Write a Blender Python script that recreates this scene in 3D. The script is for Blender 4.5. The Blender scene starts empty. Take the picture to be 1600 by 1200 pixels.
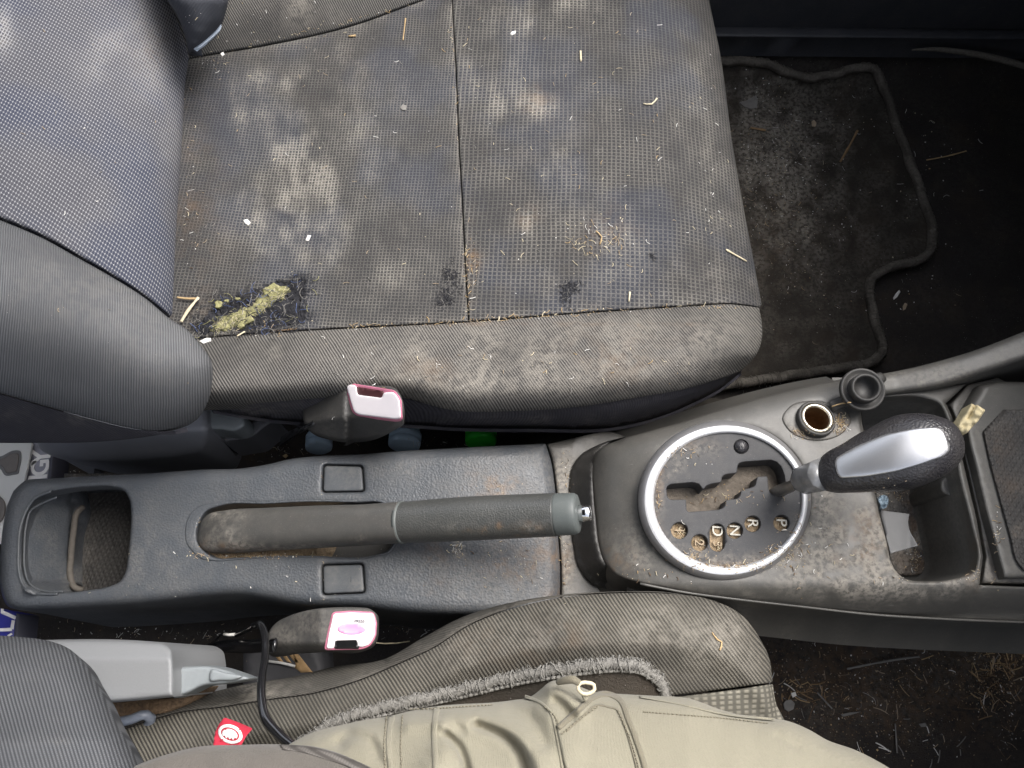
import bpy, bmesh, math, random
import numpy as np
from mathutils import Vector, Matrix
from mathutils.geometry import delaunay_2d_cdt
R = math.radians
random.seed(7); rng = np.random.default_rng(7)
SC = bpy.context.scene
COL = SC.collection

# ------------------------------------------------------------------ camera, sky, sun, exposure
F, TILT, H = 1150.0, R(21), 0.88                 # focal length in photo pixels, tilt from straight down, camera height (m)
cam = bpy.data.objects.new('camera', bpy.data.cameras.new('camera')); COL.objects.link(cam)
cam.location = (0, 0, H); cam.rotation_euler = (TILT, 0, 0)
cam.data.sensor_width = 36; cam.data.lens = F / 1600 * 36; cam.data.clip_start = 0.01; cam.data.clip_end = 200
SC.camera = cam
world = bpy.data.worlds.new("World"); SC.world = world; world.use_nodes = True
wt = world.node_tree; bg = wt.nodes['Background']
sky = wt.nodes.new('ShaderNodeTexSky'); sky.sky_type = 'NISHITA'; sky.sun_disc = False
sky.sun_elevation = R(58); sky.sun_rotation = R(50); sky.dust_density = 4.0; sky.air_density = 1.0; sky.ozone_density = 0.6
hs = wt.nodes.new('ShaderNodeHueSaturation'); hs.inputs['Saturation'].default_value = 0.38     # overcast: a paler sky
wt.links.new(sky.outputs[0], hs.inputs['Color']); wt.links.new(hs.outputs[0], bg.inputs[0]); bg.inputs[1].default_value = 0.14
sun_d = bpy.data.lights.new('sun', 'SUN'); sun_d.energy = 1.3; sun_d.angle = R(40); sun_d.color = (1.0, 0.965, 0.92)
sun = bpy.data.objects.new('sun', sun_d); COL.objects.link(sun); sun.location = (2, 2, 4)
az, el = R(50), R(58)
sdir = Vector((math.sin(az) * math.cos(el), math.cos(az) * math.cos(el), math.sin(el)))
sun.rotation_euler = sdir.to_track_quat('Z', 'Y').to_euler()
SC.view_settings.view_transform = 'Standard'; SC.view_settings.look = 'None'
SC.view_settings.gamma = 1; SC.view_settings.exposure = 1.38
SC.cycles.max_bounces = 8; SC.cycles.diffuse_bounces = 5

# ------------------------------------------------------------------ helpers: photo pixel + height -> point
CT, ST = math.cos(TILT), math.sin(TILT)
def PW(px, py, z):
    px, py, z = np.broadcast_arrays(np.asarray(px, float), np.asarray(py, float), np.asarray(z, float))
    x = (px - 800) / F; yc = -(py - 600) / F
    s = (z - H) / (yc * ST - CT)
    return np.stack([x * s, (yc * CT + ST) * s, z], -1)
def P(px, py, z): return Vector(PW(px, py, z))
def mpp(px, py, z):                              # metres per photo pixel there
    return float((z - H) / (-(py - 600) / F * ST - CT)) / F

def PX(W):                                        # point -> photo pixel, to find where a stain of the photo lies on a part
    W = np.asarray(W, float); x, y, z = W[:, 0], W[:, 1], W[:, 2] - H
    yc = y * CT + z * ST; zc = -y * ST + z * CT
    return 800 + F * x / -zc, 600 - F * yc / -zc

def vnoise(x, y, seed=0):
    x = np.asarray(x, float); y = np.asarray(y, float)
    xi = np.floor(x).astype(np.int64); yi = np.floor(y).astype(np.int64)
    fx = x - xi; fy = y - yi; fx = fx * fx * (3 - 2 * fx); fy = fy * fy * (3 - 2 * fy)
    def h(a, b):
        n = (a * 374761393 + b * 668265263 + seed * 974711) & 0x7fffffff
        n = ((n ^ (n >> 13)) * 1274126177) & 0x7fffffff
        return ((n ^ (n >> 16)) & 0xffff) / 65535.0
    return (h(xi, yi) * (1 - fx) + h(xi + 1, yi) * fx) * (1 - fy) + (h(xi, yi + 1) * (1 - fx) + h(xi + 1, yi + 1) * fx) * fy
def fbm(x, y, s, seed=0, o=4):
    t = 0; a = 0.5
    for i in range(o):
        t = t + a * vnoise(np.asarray(x) / s, np.asarray(y) / s, seed + i); a *= 0.5; s *= 0.5
    return t
def blobs(L, seed=1, base=0.0, s=40, k=1.6):
    def f(px, py):
        n = fbm(px, py, s, seed)
        t = base * np.clip((n - 0.3) * 2, 0, 1)
        for (x, y, rx, ry, a) in L:
            d = ((px - x) / rx) ** 2 + ((py - y) / ry) ** 2
            t = t + a * np.exp(-d) * np.clip((n - 0.22) * 2.6, 0, k)
        return np.clip(t, 0, 1)
    return f

def crom(pts, closed=True, spacing=6.0):          # centripetal-ish Catmull-Rom through 2D/3D points, resampled
    P_ = [np.array(p, float) for p in pts]; n = len(P_); out = []
    segs = n if closed else n - 1
    for i in range(segs):
        if closed: a, b, c, d = P_[(i - 1) % n], P_[i], P_[(i + 1) % n], P_[(i + 2) % n]
        else: a, b, c, d = P_[max(i - 1, 0)], P_[i], P_[i + 1], P_[min(i + 2, n - 1)]
        L = np.linalg.norm(c - b); m = max(1, int(round(L / spacing)))
        la = max(np.linalg.norm(b - a), 1e-6); lc = max(np.linalg.norm(d - c), 1e-6); L = max(L, 1e-6)
        t1 = (c - b) / L * 0 + ((c - b) * la / L + (b - a) * L / la) / (la + L); t2 = ((d - c) * L / lc + (c - b) * lc / L) / (lc + L)
        for k in range(m):
            t = k / m; t_2 = t * t; t_3 = t_2 * t
            out.append((2*t_3-3*t_2+1)*b + (t_3-2*t_2+t)*L*t1 + (-2*t_3+3*t_2)*c + (t_3-t_2)*L*t2)
    if not closed: out.append(P_[-1])
    return np.array(out)
def poly(pts, spacing=6.0, closed=True):          # straight-edged outline, resampled
    out = []; n = len(pts)
    for i in range(n if closed else n - 1):
        a = np.array(pts[i], float); b = np.array(pts[(i + 1) % n], float)
        m = max(1, int(round(np.linalg.norm(b - a) / spacing)))
        out += [a + (b - a) * k / m for k in range(m)]
    return np.array(out)
def fillet(pts, r, spacing=3.0):
    out = []; n = len(pts)
    for i in range(n):
        p = np.array(pts[i], float); a = np.array(pts[i - 1], float); b = np.array(pts[(i + 1) % n], float)
        da, db = a - p, b - p; la, lb = np.linalg.norm(da), np.linalg.norm(db); rr = min(r, la * .45, lb * .45)
        p0, p1 = p + da / la * rr, p + db / lb * rr
        m = max(2, int(rr / spacing) + 2)
        for k in range(m + 1):
            t = k / m; out.append((1-t)**2 * p0 + 2*t*(1-t) * p + t*t * p1)
    return poly(out, spacing)
def ell(cx, cy, rx, ry, n=64, rot=0):
    t = np.linspace(0, 2 * np.pi, n, endpoint=False); c, s = math.cos(rot), math.sin(rot)
    x, y = rx * np.cos(t), ry * np.sin(t)
    return np.stack([cx + c * x - s * y, cy + s * x + c * y], -1)
def inside(pts, pg):
    x, y = pts[:, 0], pts[:, 1]; r = np.zeros(len(pts), bool)
    a = pg; b = np.roll(pg, -1, 0)
    for (x1, y1), (x2, y2) in zip(a, b):
        if y1 == y2: continue
        c = (y1 > y) != (y2 > y)
        r ^= c & (x < (x2 - x1) * (y - y1) / (y2 - y1) + x1)
    return r
def pdist(pts, pg, closed=True):
    a = pg; b = np.roll(pg, -1, 0)
    if not closed: a, b = pg[:-1], pg[1:]
    d = np.full(len(pts), 1e9)
    for p, q in zip(a, b):
        v = q - p; L = v @ v
        if L < 1e-12: continue
        t = np.clip(((pts - p) @ v) / L, 0, 1)
        e = pts - p - t[:, None] * v
        d = np.minimum(d, (e * e).sum(1))
    return np.sqrt(d)
def ip(x, pts):                                   # piecewise-linear lookup
    a = np.array(pts, float); return np.interp(x, a[:, 0], a[:, 1])

# ------------------------------------------------------------------ helpers: objects
ORG = {}
def tag(o, label, cat, group=None, kind=None):
    if label: o['label'] = label
    if cat: o['category'] = cat
    if group: o['group'] = group
    if kind: o['kind'] = kind
    return o
def thing(name, label, cat, loc, group=None):
    o = bpy.data.objects.new(name, None); COL.objects.link(o); o.empty_display_size = 0.02
    o.location = loc; ORG[o.name] = Vector(loc)
    return tag(o, label, cat, group)
def mesh(name, verts, faces, mat, parent=None, uv=None, attrs=None, smooth=True, kind=None):
    verts = np.asarray(verts, float)
    if parent is not None: org = ORG[parent.name]
    else: org = Vector(((verts[:, 0].min() + verts[:, 0].max()) / 2, (verts[:, 1].min() + verts[:, 1].max()) / 2, verts[:, 2].min()))
    me = bpy.data.meshes.new(name)
    me.from_pydata((verts - np.array(org)).tolist(), [], [tuple(map(int, f)) for f in faces])
    me.materials.append(mat)
    if smooth: me.polygons.foreach_set('use_smooth', [True] * len(me.polygons))
    if uv is not None:
        l = me.uv_layers.new(name='UVMap'); idx = np.zeros(len(me.loops), int); me.loops.foreach_get('vertex_index', idx)
        l.data.foreach_set('uv', np.asarray(uv)[idx].astype(np.float32).ravel())
    for k, v in (attrs or {}).items():
        a = me.attributes.new(k, 'FLOAT', 'POINT'); a.data.foreach_set('value', np.asarray(v, np.float32))
    o = bpy.data.objects.new(name, me); COL.objects.link(o)
    if parent is not None: o.parent = parent; ORG[o.name] = org
    else: o.location = org; ORG[o.name] = org
    if kind: o['kind'] = kind
    return o

def hf(name, outline, zf, mat, parent=None, holes=(), step=6.0, roll=None, hroll=None, wall=None, hwall=None,
       uvf=None, attrs=None, kind=None, smooth=True, jitter=0.0, noroll=None):
    """A solid with the given outline (photo px): top at height zf(px,py), rolled edges, walls going down.
    roll=(px width, m depth); wall=[(dz, outward m), ...]; hwall the same for the holes."""
    outline = np.asarray(outline, float); holes = [np.asarray(h, float) for h in holes]
    if (np.roll(outline, -1, 0)[:, 0] * outline[:, 1] - outline[:, 0] * np.roll(outline, -1, 0)[:, 1]).sum() > 0: outline = outline[::-1]
    loops = [outline] + holes; pts = []; loopidx = []; edges = []
    for lp in loops:
        b = len(pts); n = len(lp); pts += lp.tolist(); loopidx.append(list(range(b, b + n)))
        edges += [(b + i, b + (i + 1) % n) for i in range(n)]
    extra = []
    rings = [(outline, roll, 1)] + [(h, hroll, 1) for h in holes]
    for lp, rl, _ in rings:
        if not rl: continue
        tng = np.roll(lp, -1, 0) - np.roll(lp, 1, 0); nn = np.stack([-tng[:, 1], tng[:, 0]], -1)
        nn /= np.maximum(np.linalg.norm(nn, axis=1), 1e-9)[:, None]
        for fr in (0.1, 0.3, 0.6, 1.0):
            for sg in (1, -1):
                q = lp + nn * sg * rl[0] * fr
                ok = inside(q, outline) & (pdist(q, lp) > 0.93 * rl[0] * fr)
                for h in holes: ok &= ~inside(q, h)
                extra.append(q[ok])
    x0, y0 = outline.min(0); x1, y1 = outline.max(0)
    gx, gy = np.meshgrid(np.arange(x0, x1, step), np.arange(y0, y1, step * 0.866)); gx = gx + (np.arange(gx.shape[0]) % 2)[:, None] * step / 2
    g = np.stack([gx.ravel(), gy.ravel()], -1); g = g + rng.uniform(-.08, .08, g.shape) * step
    ok = inside(g, outline); g = g[ok]; dd = pdist(g, outline); g = g[dd > max(0.6 * step, (roll[0] + .4 * step if roll else 0))]
    for h in holes:
        g = g[~inside(g, h)]
        if len(g): g = g[pdist(g, h) > max(0.6 * step, (hroll[0] + .4 * step if hroll else 0))]
    allp = np.array(pts + [p for e in extra for p in e.tolist()] + g.tolist())
    vo, eo, fo, ov, _, _ = delaunay_2d_cdt([Vector(p) for p in allp], edges, [], 0, 1e-4)
    V2 = np.array([(v.x, v.y) for v in vo]); mp = {}
    for i, o_ in enumerate(ov):
        for j in o_: mp[j] = i
    T = np.array([f for f in fo if len(f) == 3]); cen = V2[T].mean(1)
    ok = inside(cen, outline)
    for h in holes: ok &= ~inside(cen, h)
    T = T[ok]; px, py = V2[:, 0], V2[:, 1]
    z = np.broadcast_to(np.asarray(zf(px, py), float), px.shape).copy()
    def rollz(lp, rl, m=None):
        d = np.clip(pdist(V2, lp) / rl[0], 0, 1); w = 1 - np.sqrt(np.clip(1 - (1 - d) ** 2, 0, 1))
        if m is not None: w = w * m(px, py)
        return rl[1] * w
    if roll: z -= rollz(outline, roll, noroll)
    for h in holes:
        if hroll: z -= rollz(h, hroll)
    W = PW(px, py, z); faces = []
    a, b, c = W[T[:, 0]], W[T[:, 1]], W[T[:, 2]]
    nz = np.cross(b - a, c - a)[:, 2]; view = ((np.array([0, 0, H]) - a) * np.cross(b - a, c - a)).sum(1)
    T[view < 0] = T[view < 0][:, ::-1]
    faces += T.tolist()
    verts = W.tolist(); pxs = px.tolist(); pys = py.tolist(); uvo = [None] * len(verts)
    drop = [0.0] * len(verts)
    def addwall(loop, levels, sgn):
        ids = [mp[i] for i in loop]; n = len(ids); cur = ids
        base = np.array([verts[i] for i in ids]); tng = np.roll(base, -1, 0) - np.roll(base, 1, 0)
        nrm = np.stack([tng[:, 1], -tng[:, 0], 0 * tng[:, 0]], -1); nrm /= np.maximum(np.linalg.norm(nrm, axis=1), 1e-9)[:, None]
        ar = (base[:, 0] * np.roll(base[:, 1], -1) - np.roll(base[:, 0], -1) * base[:, 1]).sum()
        if ar < 0: nrm = -nrm
        for dz, off in levels:
            new = []
            for k, i in enumerate(ids):
                p = base[k] + nrm[k] * off
                verts.append([p[0], p[1], (base[k][2] - dz) if dz >= 0 else -dz]); new.append(len(verts) - 1)
                pxs.append(pxs[i]); pys.append(pys[i]); drop.append(abs(base[k][2] - verts[-1][2]))
            for k in range(n):
                q = [cur[k], cur[(k + 1) % n], new[(k + 1) % n], new[k]]
                faces.append(q if (ar < 0) == (sgn > 0) else q[::-1])
            cur = new
    if wall: addwall(loopidx[0], wall, 1)
    if hwall:
        for li in loopidx[1:]: addwall(li, hwall, -1)
    W = np.array(verts); pxs = np.array(pxs); pys = np.array(pys); drop = np.array(drop)
    uv = uvf(W, pxs, pys) if uvf else np.stack([W[:, 0], W[:, 1] - drop], -1)
    at = {k: f(pxs, pys) for k, f in (attrs or {}).items()}
    return mesh(name, W, faces, mat, parent, uv, at, smooth, kind)

def frames(pts):
    pts = [Vector(p) for p in pts]; n = len(pts); out = []; up = None
    for i in range(n):
        t = (pts[min(i + 1, n - 1)] - pts[max(i - 1, 0)]).normalized()
        if up is None: up = Vector((0, 0, 1)) if abs(t.z) < .9 else Vector((1, 0, 0))
        s = t.cross(up).normalized(); u = s.cross(t).normalized(); up = u
        out.append((pts[i], s, u, t))
    return out
def tube_geo(pts, radii, n=12, cap=True, flat=1.0, upfix=False, sq=2.0):
    V, Fc = [], []; fr = frames(pts)
    for i, (p, s, u, t) in enumerate(fr):
        r = radii[i] if hasattr(radii, '__len__') else radii
        rs, ru = (r if hasattr(r, '__len__') else (r, r * flat))
        for k in range(n):
            a = 2 * math.pi * k / n; c, d = math.cos(a), math.sin(a)
            c = math.copysign(abs(c) ** (2 / sq), c); d = math.copysign(abs(d) ** (2 / sq), d)
            V.append(p + s * rs * c + u * ru * d)
    m = len(fr)
    for i in range(m - 1):
        for k in range(n):
            Fc.append((i*n+k, i*n+(k+1) % n, (i+1)*n+(k+1) % n, (i+1)*n+k))
    if cap: Fc.append(tuple(range(n))[::-1]); Fc.append(tuple((m-1)*n+k for k in range(n)))
    return [tuple(v) for v in V], Fc
def tube(name, pp, radii, mat, parent=None, n=12, sp=None, world=False, flat=1.0, sq=2.0, kind=None, attrs=None):
    w = [Vector(p) if world else P(*p) for p in pp]
    rr = radii if hasattr(radii, '__len__') else [radii] * len(w)
    if sp:
        R3 = [list(p) + (list(r) if hasattr(r, '__len__') else [r, r * flat]) for p, r in zip(w, rr)]
        c = crom(R3, False, sp); w = [Vector(q[:3]) for q in c]; rr = [(max(q[3], 1e-5), max(q[4], 1e-5)) for q in c]
    else: rr = [(r if hasattr(r, '__len__') else (r, r * flat)) for r in rr]
    V, Fc = tube_geo(w, rr, n, sq=sq); V = np.array(V)
    at = None
    if attrs: px, py = PX(V); at = {k: f(px, py) for k, f in attrs.items()}
    return mesh(name, V, Fc, mat, parent, uv=V[:, :2], attrs=at, kind=kind)
class Acc:
    def __init__(s): s.V, s.F = [], []
    def add(s, V, Fc):
        b = len(s.V); s.V += [tuple(v) for v in V]; s.F += [tuple(i + b for i in f) for f in Fc]
    def tube(s, w, r, n=5): s.add(*tube_geo(w, r, n))
    def build(s, name, mat, parent=None, kind=None, smooth=True):
        V = np.array(s.V); return mesh(name, V, s.F, mat, parent, uv=V[:, :2], kind=kind, smooth=smooth)
def lathe(name, prof, mat, center, parent=None, n=48, axis=Vector((0, 0, 1)), sx=1.0, kind=None):
    """prof: [(r, h)]; revolved round axis at center"""
    ax = axis.normalized(); s = ax.orthogonal().normalized()
    if abs(ax.z) > .7: s = (Vector((1, 0, 0)) - ax * ax.x).normalized()
    u = ax.cross(s); c = Vector(center); V, Fc = [], []
    for r, h in prof:
        for k in range(n):
            a = 2 * math.pi * k / n; V.append(tuple(c + s * r * sx * math.cos(a) + u * r * math.sin(a) + ax * h))
    for i in range(len(prof) - 1):
        for k in range(n): Fc.append((i*n+k, i*n+(k+1) % n, (i+1)*n+(k+1) % n, (i+1)*n+k))
    V = np.array(V); return mesh(name, V, Fc, mat, parent, uv=V[:, :2], kind=kind)
def text(name, s, px, py, z, size, ang, mat, parent=None, thick=0.0004, sx=1.0, bold=0.0, center=True):
    cu = bpy.data.curves.new('t', 'FONT'); cu.body = s; cu.size = size; cu.extrude = thick; cu.offset = bold; cu.align_x = 'CENTER'; cu.align_y = 'CENTER'
    o = bpy.data.objects.new('t', cu); COL.objects.link(o); bpy.context.view_layer.update()
    m = o.evaluated_get(bpy.context.evaluated_depsgraph_get()).to_mesh()
    V = np.array([v.co[:] for v in m.vertices]); Fc = [tuple(p.vertices) for p in m.polygons]
    o.evaluated_get(bpy.context.evaluated_depsgraph_get()).to_mesh_clear(); bpy.data.objects.remove(o); bpy.data.curves.remove(cu)
    c = (V.max(0) + V.min(0)) / 2; V[:, :2] -= c[:2]; V[:, 0] *= sx
    ca, sa = math.cos(ang), math.sin(ang)
    W = np.stack([V[:, 0]*ca - V[:, 1]*sa, V[:, 0]*sa + V[:, 1]*ca, V[:, 2]], -1) + np.array(P(px, py, z))
    return mesh(name, W, Fc, mat, parent, smooth=False)

def flat_uv(z):                                   # cloth laid out flat at height z
    def f(W, px, py): return PW(px, py, z)[:, :2]
    return f

# ------------------------------------------------------------------ helpers: materials
class NT:
    def __init__(s, name, rough=0.7, spec=0.5, metal=0.0):
        s.m = bpy.data.materials.new(name); s.m.use_nodes = True; s.t = s.m.node_tree
        s.b = s.t.nodes['Principled BSDF']; s.b.inputs['Roughness'].default_value = rough
        s.b.inputs['Specular IOR Level'].default_value = spec; s.b.inputs['Metallic'].default_value = metal
        s._uv = None
    def n(s, t, **kw):
        x = s.t.nodes.new(t)
        for k, v in kw.items(): setattr(x, k, v)
        return x
    def put(s, sock, v):
        if isinstance(v, bpy.types.NodeSocket): s.t.links.new(v, sock)
        elif hasattr(v, '__len__') and len(v) == 3 and sock.type == 'RGBA': sock.default_value = (*v, 1)
        else: sock.default_value = v
    def M(s, op, a, b=0.0, c=0.0, clamp=False):
        x = s.n('ShaderNodeMath', operation=op, use_clamp=clamp)
        s.put(x.inputs[0], a); s.put(x.inputs[1], b); s.put(x.inputs[2], c); return x.outputs[0]
    def mix(s, f, a, b):
        x = s.n('ShaderNodeMix', data_type='RGBA'); s.put(x.inputs[0], f); s.put(x.inputs[6], a); s.put(x.inputs[7], b); return x.outputs[2]
    def rng(s, v, a, b, c=0.0, d=1.0):
        x = s.n('ShaderNodeMapRange', interpolation_type='SMOOTHSTEP'); s.put(x.inputs[0], v)
        for i, q in zip((1, 2, 3, 4), (a, b, c, d)): x.inputs[i].default_value = q
        return x.outputs[0]
    def uv(s):
        if s._uv is None: s._uv = s.n('ShaderNodeUVMap', uv_map='UVMap').outputs[0]
        return s._uv
    def obj(s): return s.n('ShaderNodeTexCoord').outputs['Object']
    def xy(s, v=None):
        x = s.n('ShaderNodeSeparateXYZ'); s.put(x.inputs[0], v if v is not None else s.uv()); return x.outputs[0], x.outputs[1]
    def noise(s, scale, detail=4, rough=.55, vec=None, dist=0.0):
        x = s.n('ShaderNodeTexNoise'); s.put(x.inputs['Vector'], vec if vec is not None else s.obj())
        x.inputs['Scale'].default_value = scale; x.inputs['Detail'].default_value = detail; x.inputs['Roughness'].default_value = rough
        x.inputs['Distortion'].default_value = dist; return x.outputs[0]
    def voro(s, scale, vec=None, feature='F1', rand=1.0):
        x = s.n('ShaderNodeTexVoronoi', feature=feature); s.put(x.inputs['Vector'], vec if vec is not None else s.obj())
        x.inputs['Scale'].default_value = scale; x.inputs['Randomness'].default_value = rand; return x.outputs[0]
    def attr(s, nm): return s.n('ShaderNodeAttribute', attribute_name=nm).outputs['Fac']
    def bump(s, h, strength=.5, dist=.001, prev=None):
        x = s.n('ShaderNodeBump'); s.put(x.inputs['Height'], h); x.inputs['Strength'].default_value = strength; x.inputs['Distance'].default_value = dist
        if prev is not None: s.put(x.inputs['Normal'], prev)
        return x.outputs[0]
    def done(s, color=None, normal=None, rough=None):
        if color is not None: s.put(s.b.inputs['Base Color'], color)
        if normal is not None: s.put(s.b.inputs['Normal'], normal)
        if rough is not None: s.put(s.b.inputs['Roughness'], rough)
        return s.m
def stripes(s, coord, period, lo, hi):            # 0..1 mask of threads with the given period (m)
    f = s.M('FRACT', s.M('DIVIDE', coord, period)); d = s.M('ABSOLUTE', s.M('SUBTRACT', f, 0.5))
    return s.rng(d, lo, hi, 1.0, 0.0)
def rot(s, ang, vec=None):
    u, v = s.xy(vec); c, d = math.cos(ang), math.sin(ang)
    a = s.M('ADD', s.M('MULTIPLY', u, c), s.M('MULTIPLY', v, d))
    b = s.M('SUBTRACT', s.M('MULTIPLY', v, c), s.M('MULTIPLY', u, d)); return a, b
DUST = (0.31, 0.284, 0.245)
SOIL = (0.15, 0.098, 0.060)
def soiled(s, col, dk=.7, rk=.8, base=.0, scale=350):
    n1 = s.noise(scale, 5, .65); d = s.M('MULTIPLY', s.attr('dirt'), s.rng(n1, .36, .60, .12, 1.0))
    col = s.mix(s.M('MULTIPLY', d, dk), col, DUST)
    r = s.M('MULTIPLY', s.attr('rust'), s.rng(s.noise(scale * .6, 6, .7), .36, .60))
    return s.mix(s.M('MULTIPLY', r, rk), col, SOIL)
def specks(s, col, scale=900, thr=.10, c=(.5, .47, .42), amt=.6):
    v = s.voro(scale); m = s.rng(v, thr * .6, thr, 1.0, 0.0)
    k = s.rng(s.noise(60, 2), .45, .65)
    return s.mix(s.M('MULTIPLY', s.M('MULTIPLY', m, k), amt), col, c)

def mat_grid(p):                                   # woven seat panel: dark cells, pale threads that hold the dust
    s = NT('seat_weave', .9, .25); pu, pv = p
    wob = s.M('MULTIPLY', s.M('SUBTRACT', s.noise(14, 2), .5), .004)
    u, v = rot(s, R(-2.5)); u = s.M('ADD', u, wob); v = s.M('ADD', v, wob)
    a = stripes(s, u, pu, .10, .26); b = stripes(s, v, pv, .08, .24)
    brk = s.rng(s.noise(900, 3), .30, .62, .35, 1.0)
    th = s.M('MULTIPLY', s.M('MAXIMUM', s.M('MULTIPLY', a, .9), s.M('MULTIPLY', b, .8)), brk)
    dirt = s.attr('dirt'); wear = s.rng(s.noise(22, 4), .35, .65)
    k = s.M('ADD', s.M('MULTIPLY', wear, .18), s.M('ADD', .16, s.M('MULTIPLY', dirt, 1.25)), clamp=True)
    base = s.mix(s.noise(700, 3), (.021, .021, .023), (.048, .047, .048))
    base = s.mix(s.M('MULTIPLY', s.rng(s.noise(9, 3), .45, .62), .6), base, (.034, .040, .058))
    col = s.mix(s.M('MULTIPLY', th, k), base, (.31, .292, .258))
    col = soiled(s, col, .42, .75, scale=160); col = specks(s, col, 420, .10, amt=.55)
    return s.done(col, s.bump(s.M('ADD', th, s.M('MULTIPLY', s.noise(1500, 2), .5)), .55, .0006))
def mat_dots():                                   # backrest cloth: navy grey with a lattice of pale stitches
    s = NT('backrest_weave', .88, .25)
    a, _ = rot(s, R(-15)); b, _ = rot(s, R(58))
    A = stripes(s, a, .0032, .07, .20); B = stripes(s, b, .0033, .07, .20)
    dot = s.M('MULTIPLY', stripes(s, a, .0032, .10, .24), stripes(s, b, .0033, .10, .24))
    dirt = s.attr('dirt')
    th = s.M('MAXIMUM', s.M('MULTIPLY', s.M('MAXIMUM', A, s.M('MULTIPLY', B, .8)), s.M('ADD', .16, s.M('MULTIPLY', dirt, .75))), s.M('MULTIPLY', dot, .85))
    base = s.mix(s.noise(900, 3), (.050, .051, .062), (.088, .087, .100))
    base = s.mix(s.rng(s.noise(11, 3), .4, .65), base, (.046, .052, .078))
    col = s.mix(th, base, (.42, .42, .43))
    col = soiled(s, col, .30, .5, scale=200); col = specks(s, col, 300, .06, amt=.5)
    return s.done(col, s.bump(th, .4, .0005))
def mat_twill(name, c0, c1, period=.0030, ang=R(52), dust=.5, cross=0.35):
    s = NT(name, .9, .25)
    u, v = rot(s, ang); w = s.M('MULTIPLY', s.M('SUBTRACT', s.noise(20, 2), .5), .003); u = s.M('ADD', u, w)
    rib = stripes(s, u, period, .10, .42); knot = stripes(s, v, period * .55, .15, .45)
    rib2 = s.M('MULTIPLY', rib, s.M('ADD', 1 - cross, s.M('MULTIPLY', knot, cross)))
    fade = s.rng(s.noise(13, 3), .30, .62, .45, 1.0)
    col = s.mix(s.M('MULTIPLY', rib2, fade), c0, c1)
    col = s.mix(s.M('MULTIPLY', s.noise(1300, 2), .35), col, c0)
    col = soiled(s, col, dust, .8, scale=130); col = specks(s, col, 260, .07, amt=.55)
    return s.done(col, s.bump(rib2, .5, .0007))
def mat_plastic(name, c, rough=.5, grain=900, gs=.25, dk=.55, spec=.42, stretch=False, sp=.6, gd=.0004, dusty=.25):
    s = NT(name, rough, spec)
    n = s.noise(9, 5, .6); col = s.mix(n, tuple(x * .75 for x in c), tuple(x * 1.3 for x in c))
    film = s.rng(s.noise(26, 6, .7), .38, .75); col = s.mix(s.M('MULTIPLY', film, dusty), col, tuple(.5 * x + .5 * d for x, d in zip(c, (.2, .185, .16))))
    col = soiled(s, col, dk, .85, scale=290); col = specks(s, col, 380, .09, (.4, .38, .35), sp)
    mp = s.n('ShaderNodeMapping'); s.put(mp.inputs['Vector'], s.obj()); mp.inputs['Scale'].default_value = (14, 150, 60); mp.inputs['Rotation'].default_value = (0, 0, R(9))
    sc_ = s.rng(s.noise(3.2, 4, .7, vec=mp.outputs[0]), .66, .74); col = s.mix(s.M('MULTIPLY', sc_, .30), col, (.30, .295, .28))
    fine = s.rng(s.noise(1400, 4, .8), .50, .74); col = s.mix(s.M('MULTIPLY', fine, .22), col, (.27, .26, .24))
    h = s.voro(grain, feature='SMOOTH_F1'); nb = s.bump(h, gs, gd); nb = s.bump(s.noise(60, 4), .12, .0006, nb)
    rg = s.M('ADD', rough - .10, s.M('ADD', s.M('MULTIPLY', s.noise(40, 5, .7), .22), s.M('MULTIPLY', s.attr('dirt'), .3)), clamp=True)
    return s.done(col, nb, rg)
def mat_plain(name, c, rough=.6, metal=0.0, var=.2, spec=.5, nscale=200, bs=.15, bd=.0005):
    s = NT(name, rough, spec, metal); n = s.noise(nscale, 4, .6)
    col = s.mix(n, tuple(x * (1 - var) for x in c), tuple(min(1, x * (1 + var)) for x in c))
    return s.done(col, s.bump(n, bs, bd))
def mat_carpet(name, c, dust=.5, scale=1.0):
    s = NT(name, .97, .1); n = s.noise(650, 5, .75); n2 = s.noise(18, 5, .6)
    col = s.mix(n, tuple(x * .4 for x in c), tuple(x * 1.7 for x in c))
    col = s.mix(s.M('MULTIPLY', s.rng(n2, .45, .7), .5), col, tuple(1.6 * x for x in (.045, .036, .028)))
    col = soiled(s, col, dust, .5, scale=200); col = specks(s, col, 240, .10, (.45, .43, .40), .9)
    return s.done(col, s.bump(n, .9, .003))
def mat_rubber_weave(name, c):                    # textured rubber liner
    s = NT(name, .7, .4); u, v = rot(s, R(30)); a = stripes(s, u, .0042, .15, .4); u2, v2 = rot(s, R(-42)); b = stripes(s, u2, .0042, .15, .4)
    h = s.M('MULTIPLY', a, b); col = s.mix(s.M('MULTIPLY', h, .5), c, tuple(x * 1.8 for x in c))
    col = soiled(s, col, .7, .9, scale=160); return s.done(col, s.bump(h, .8, .0009))
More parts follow.
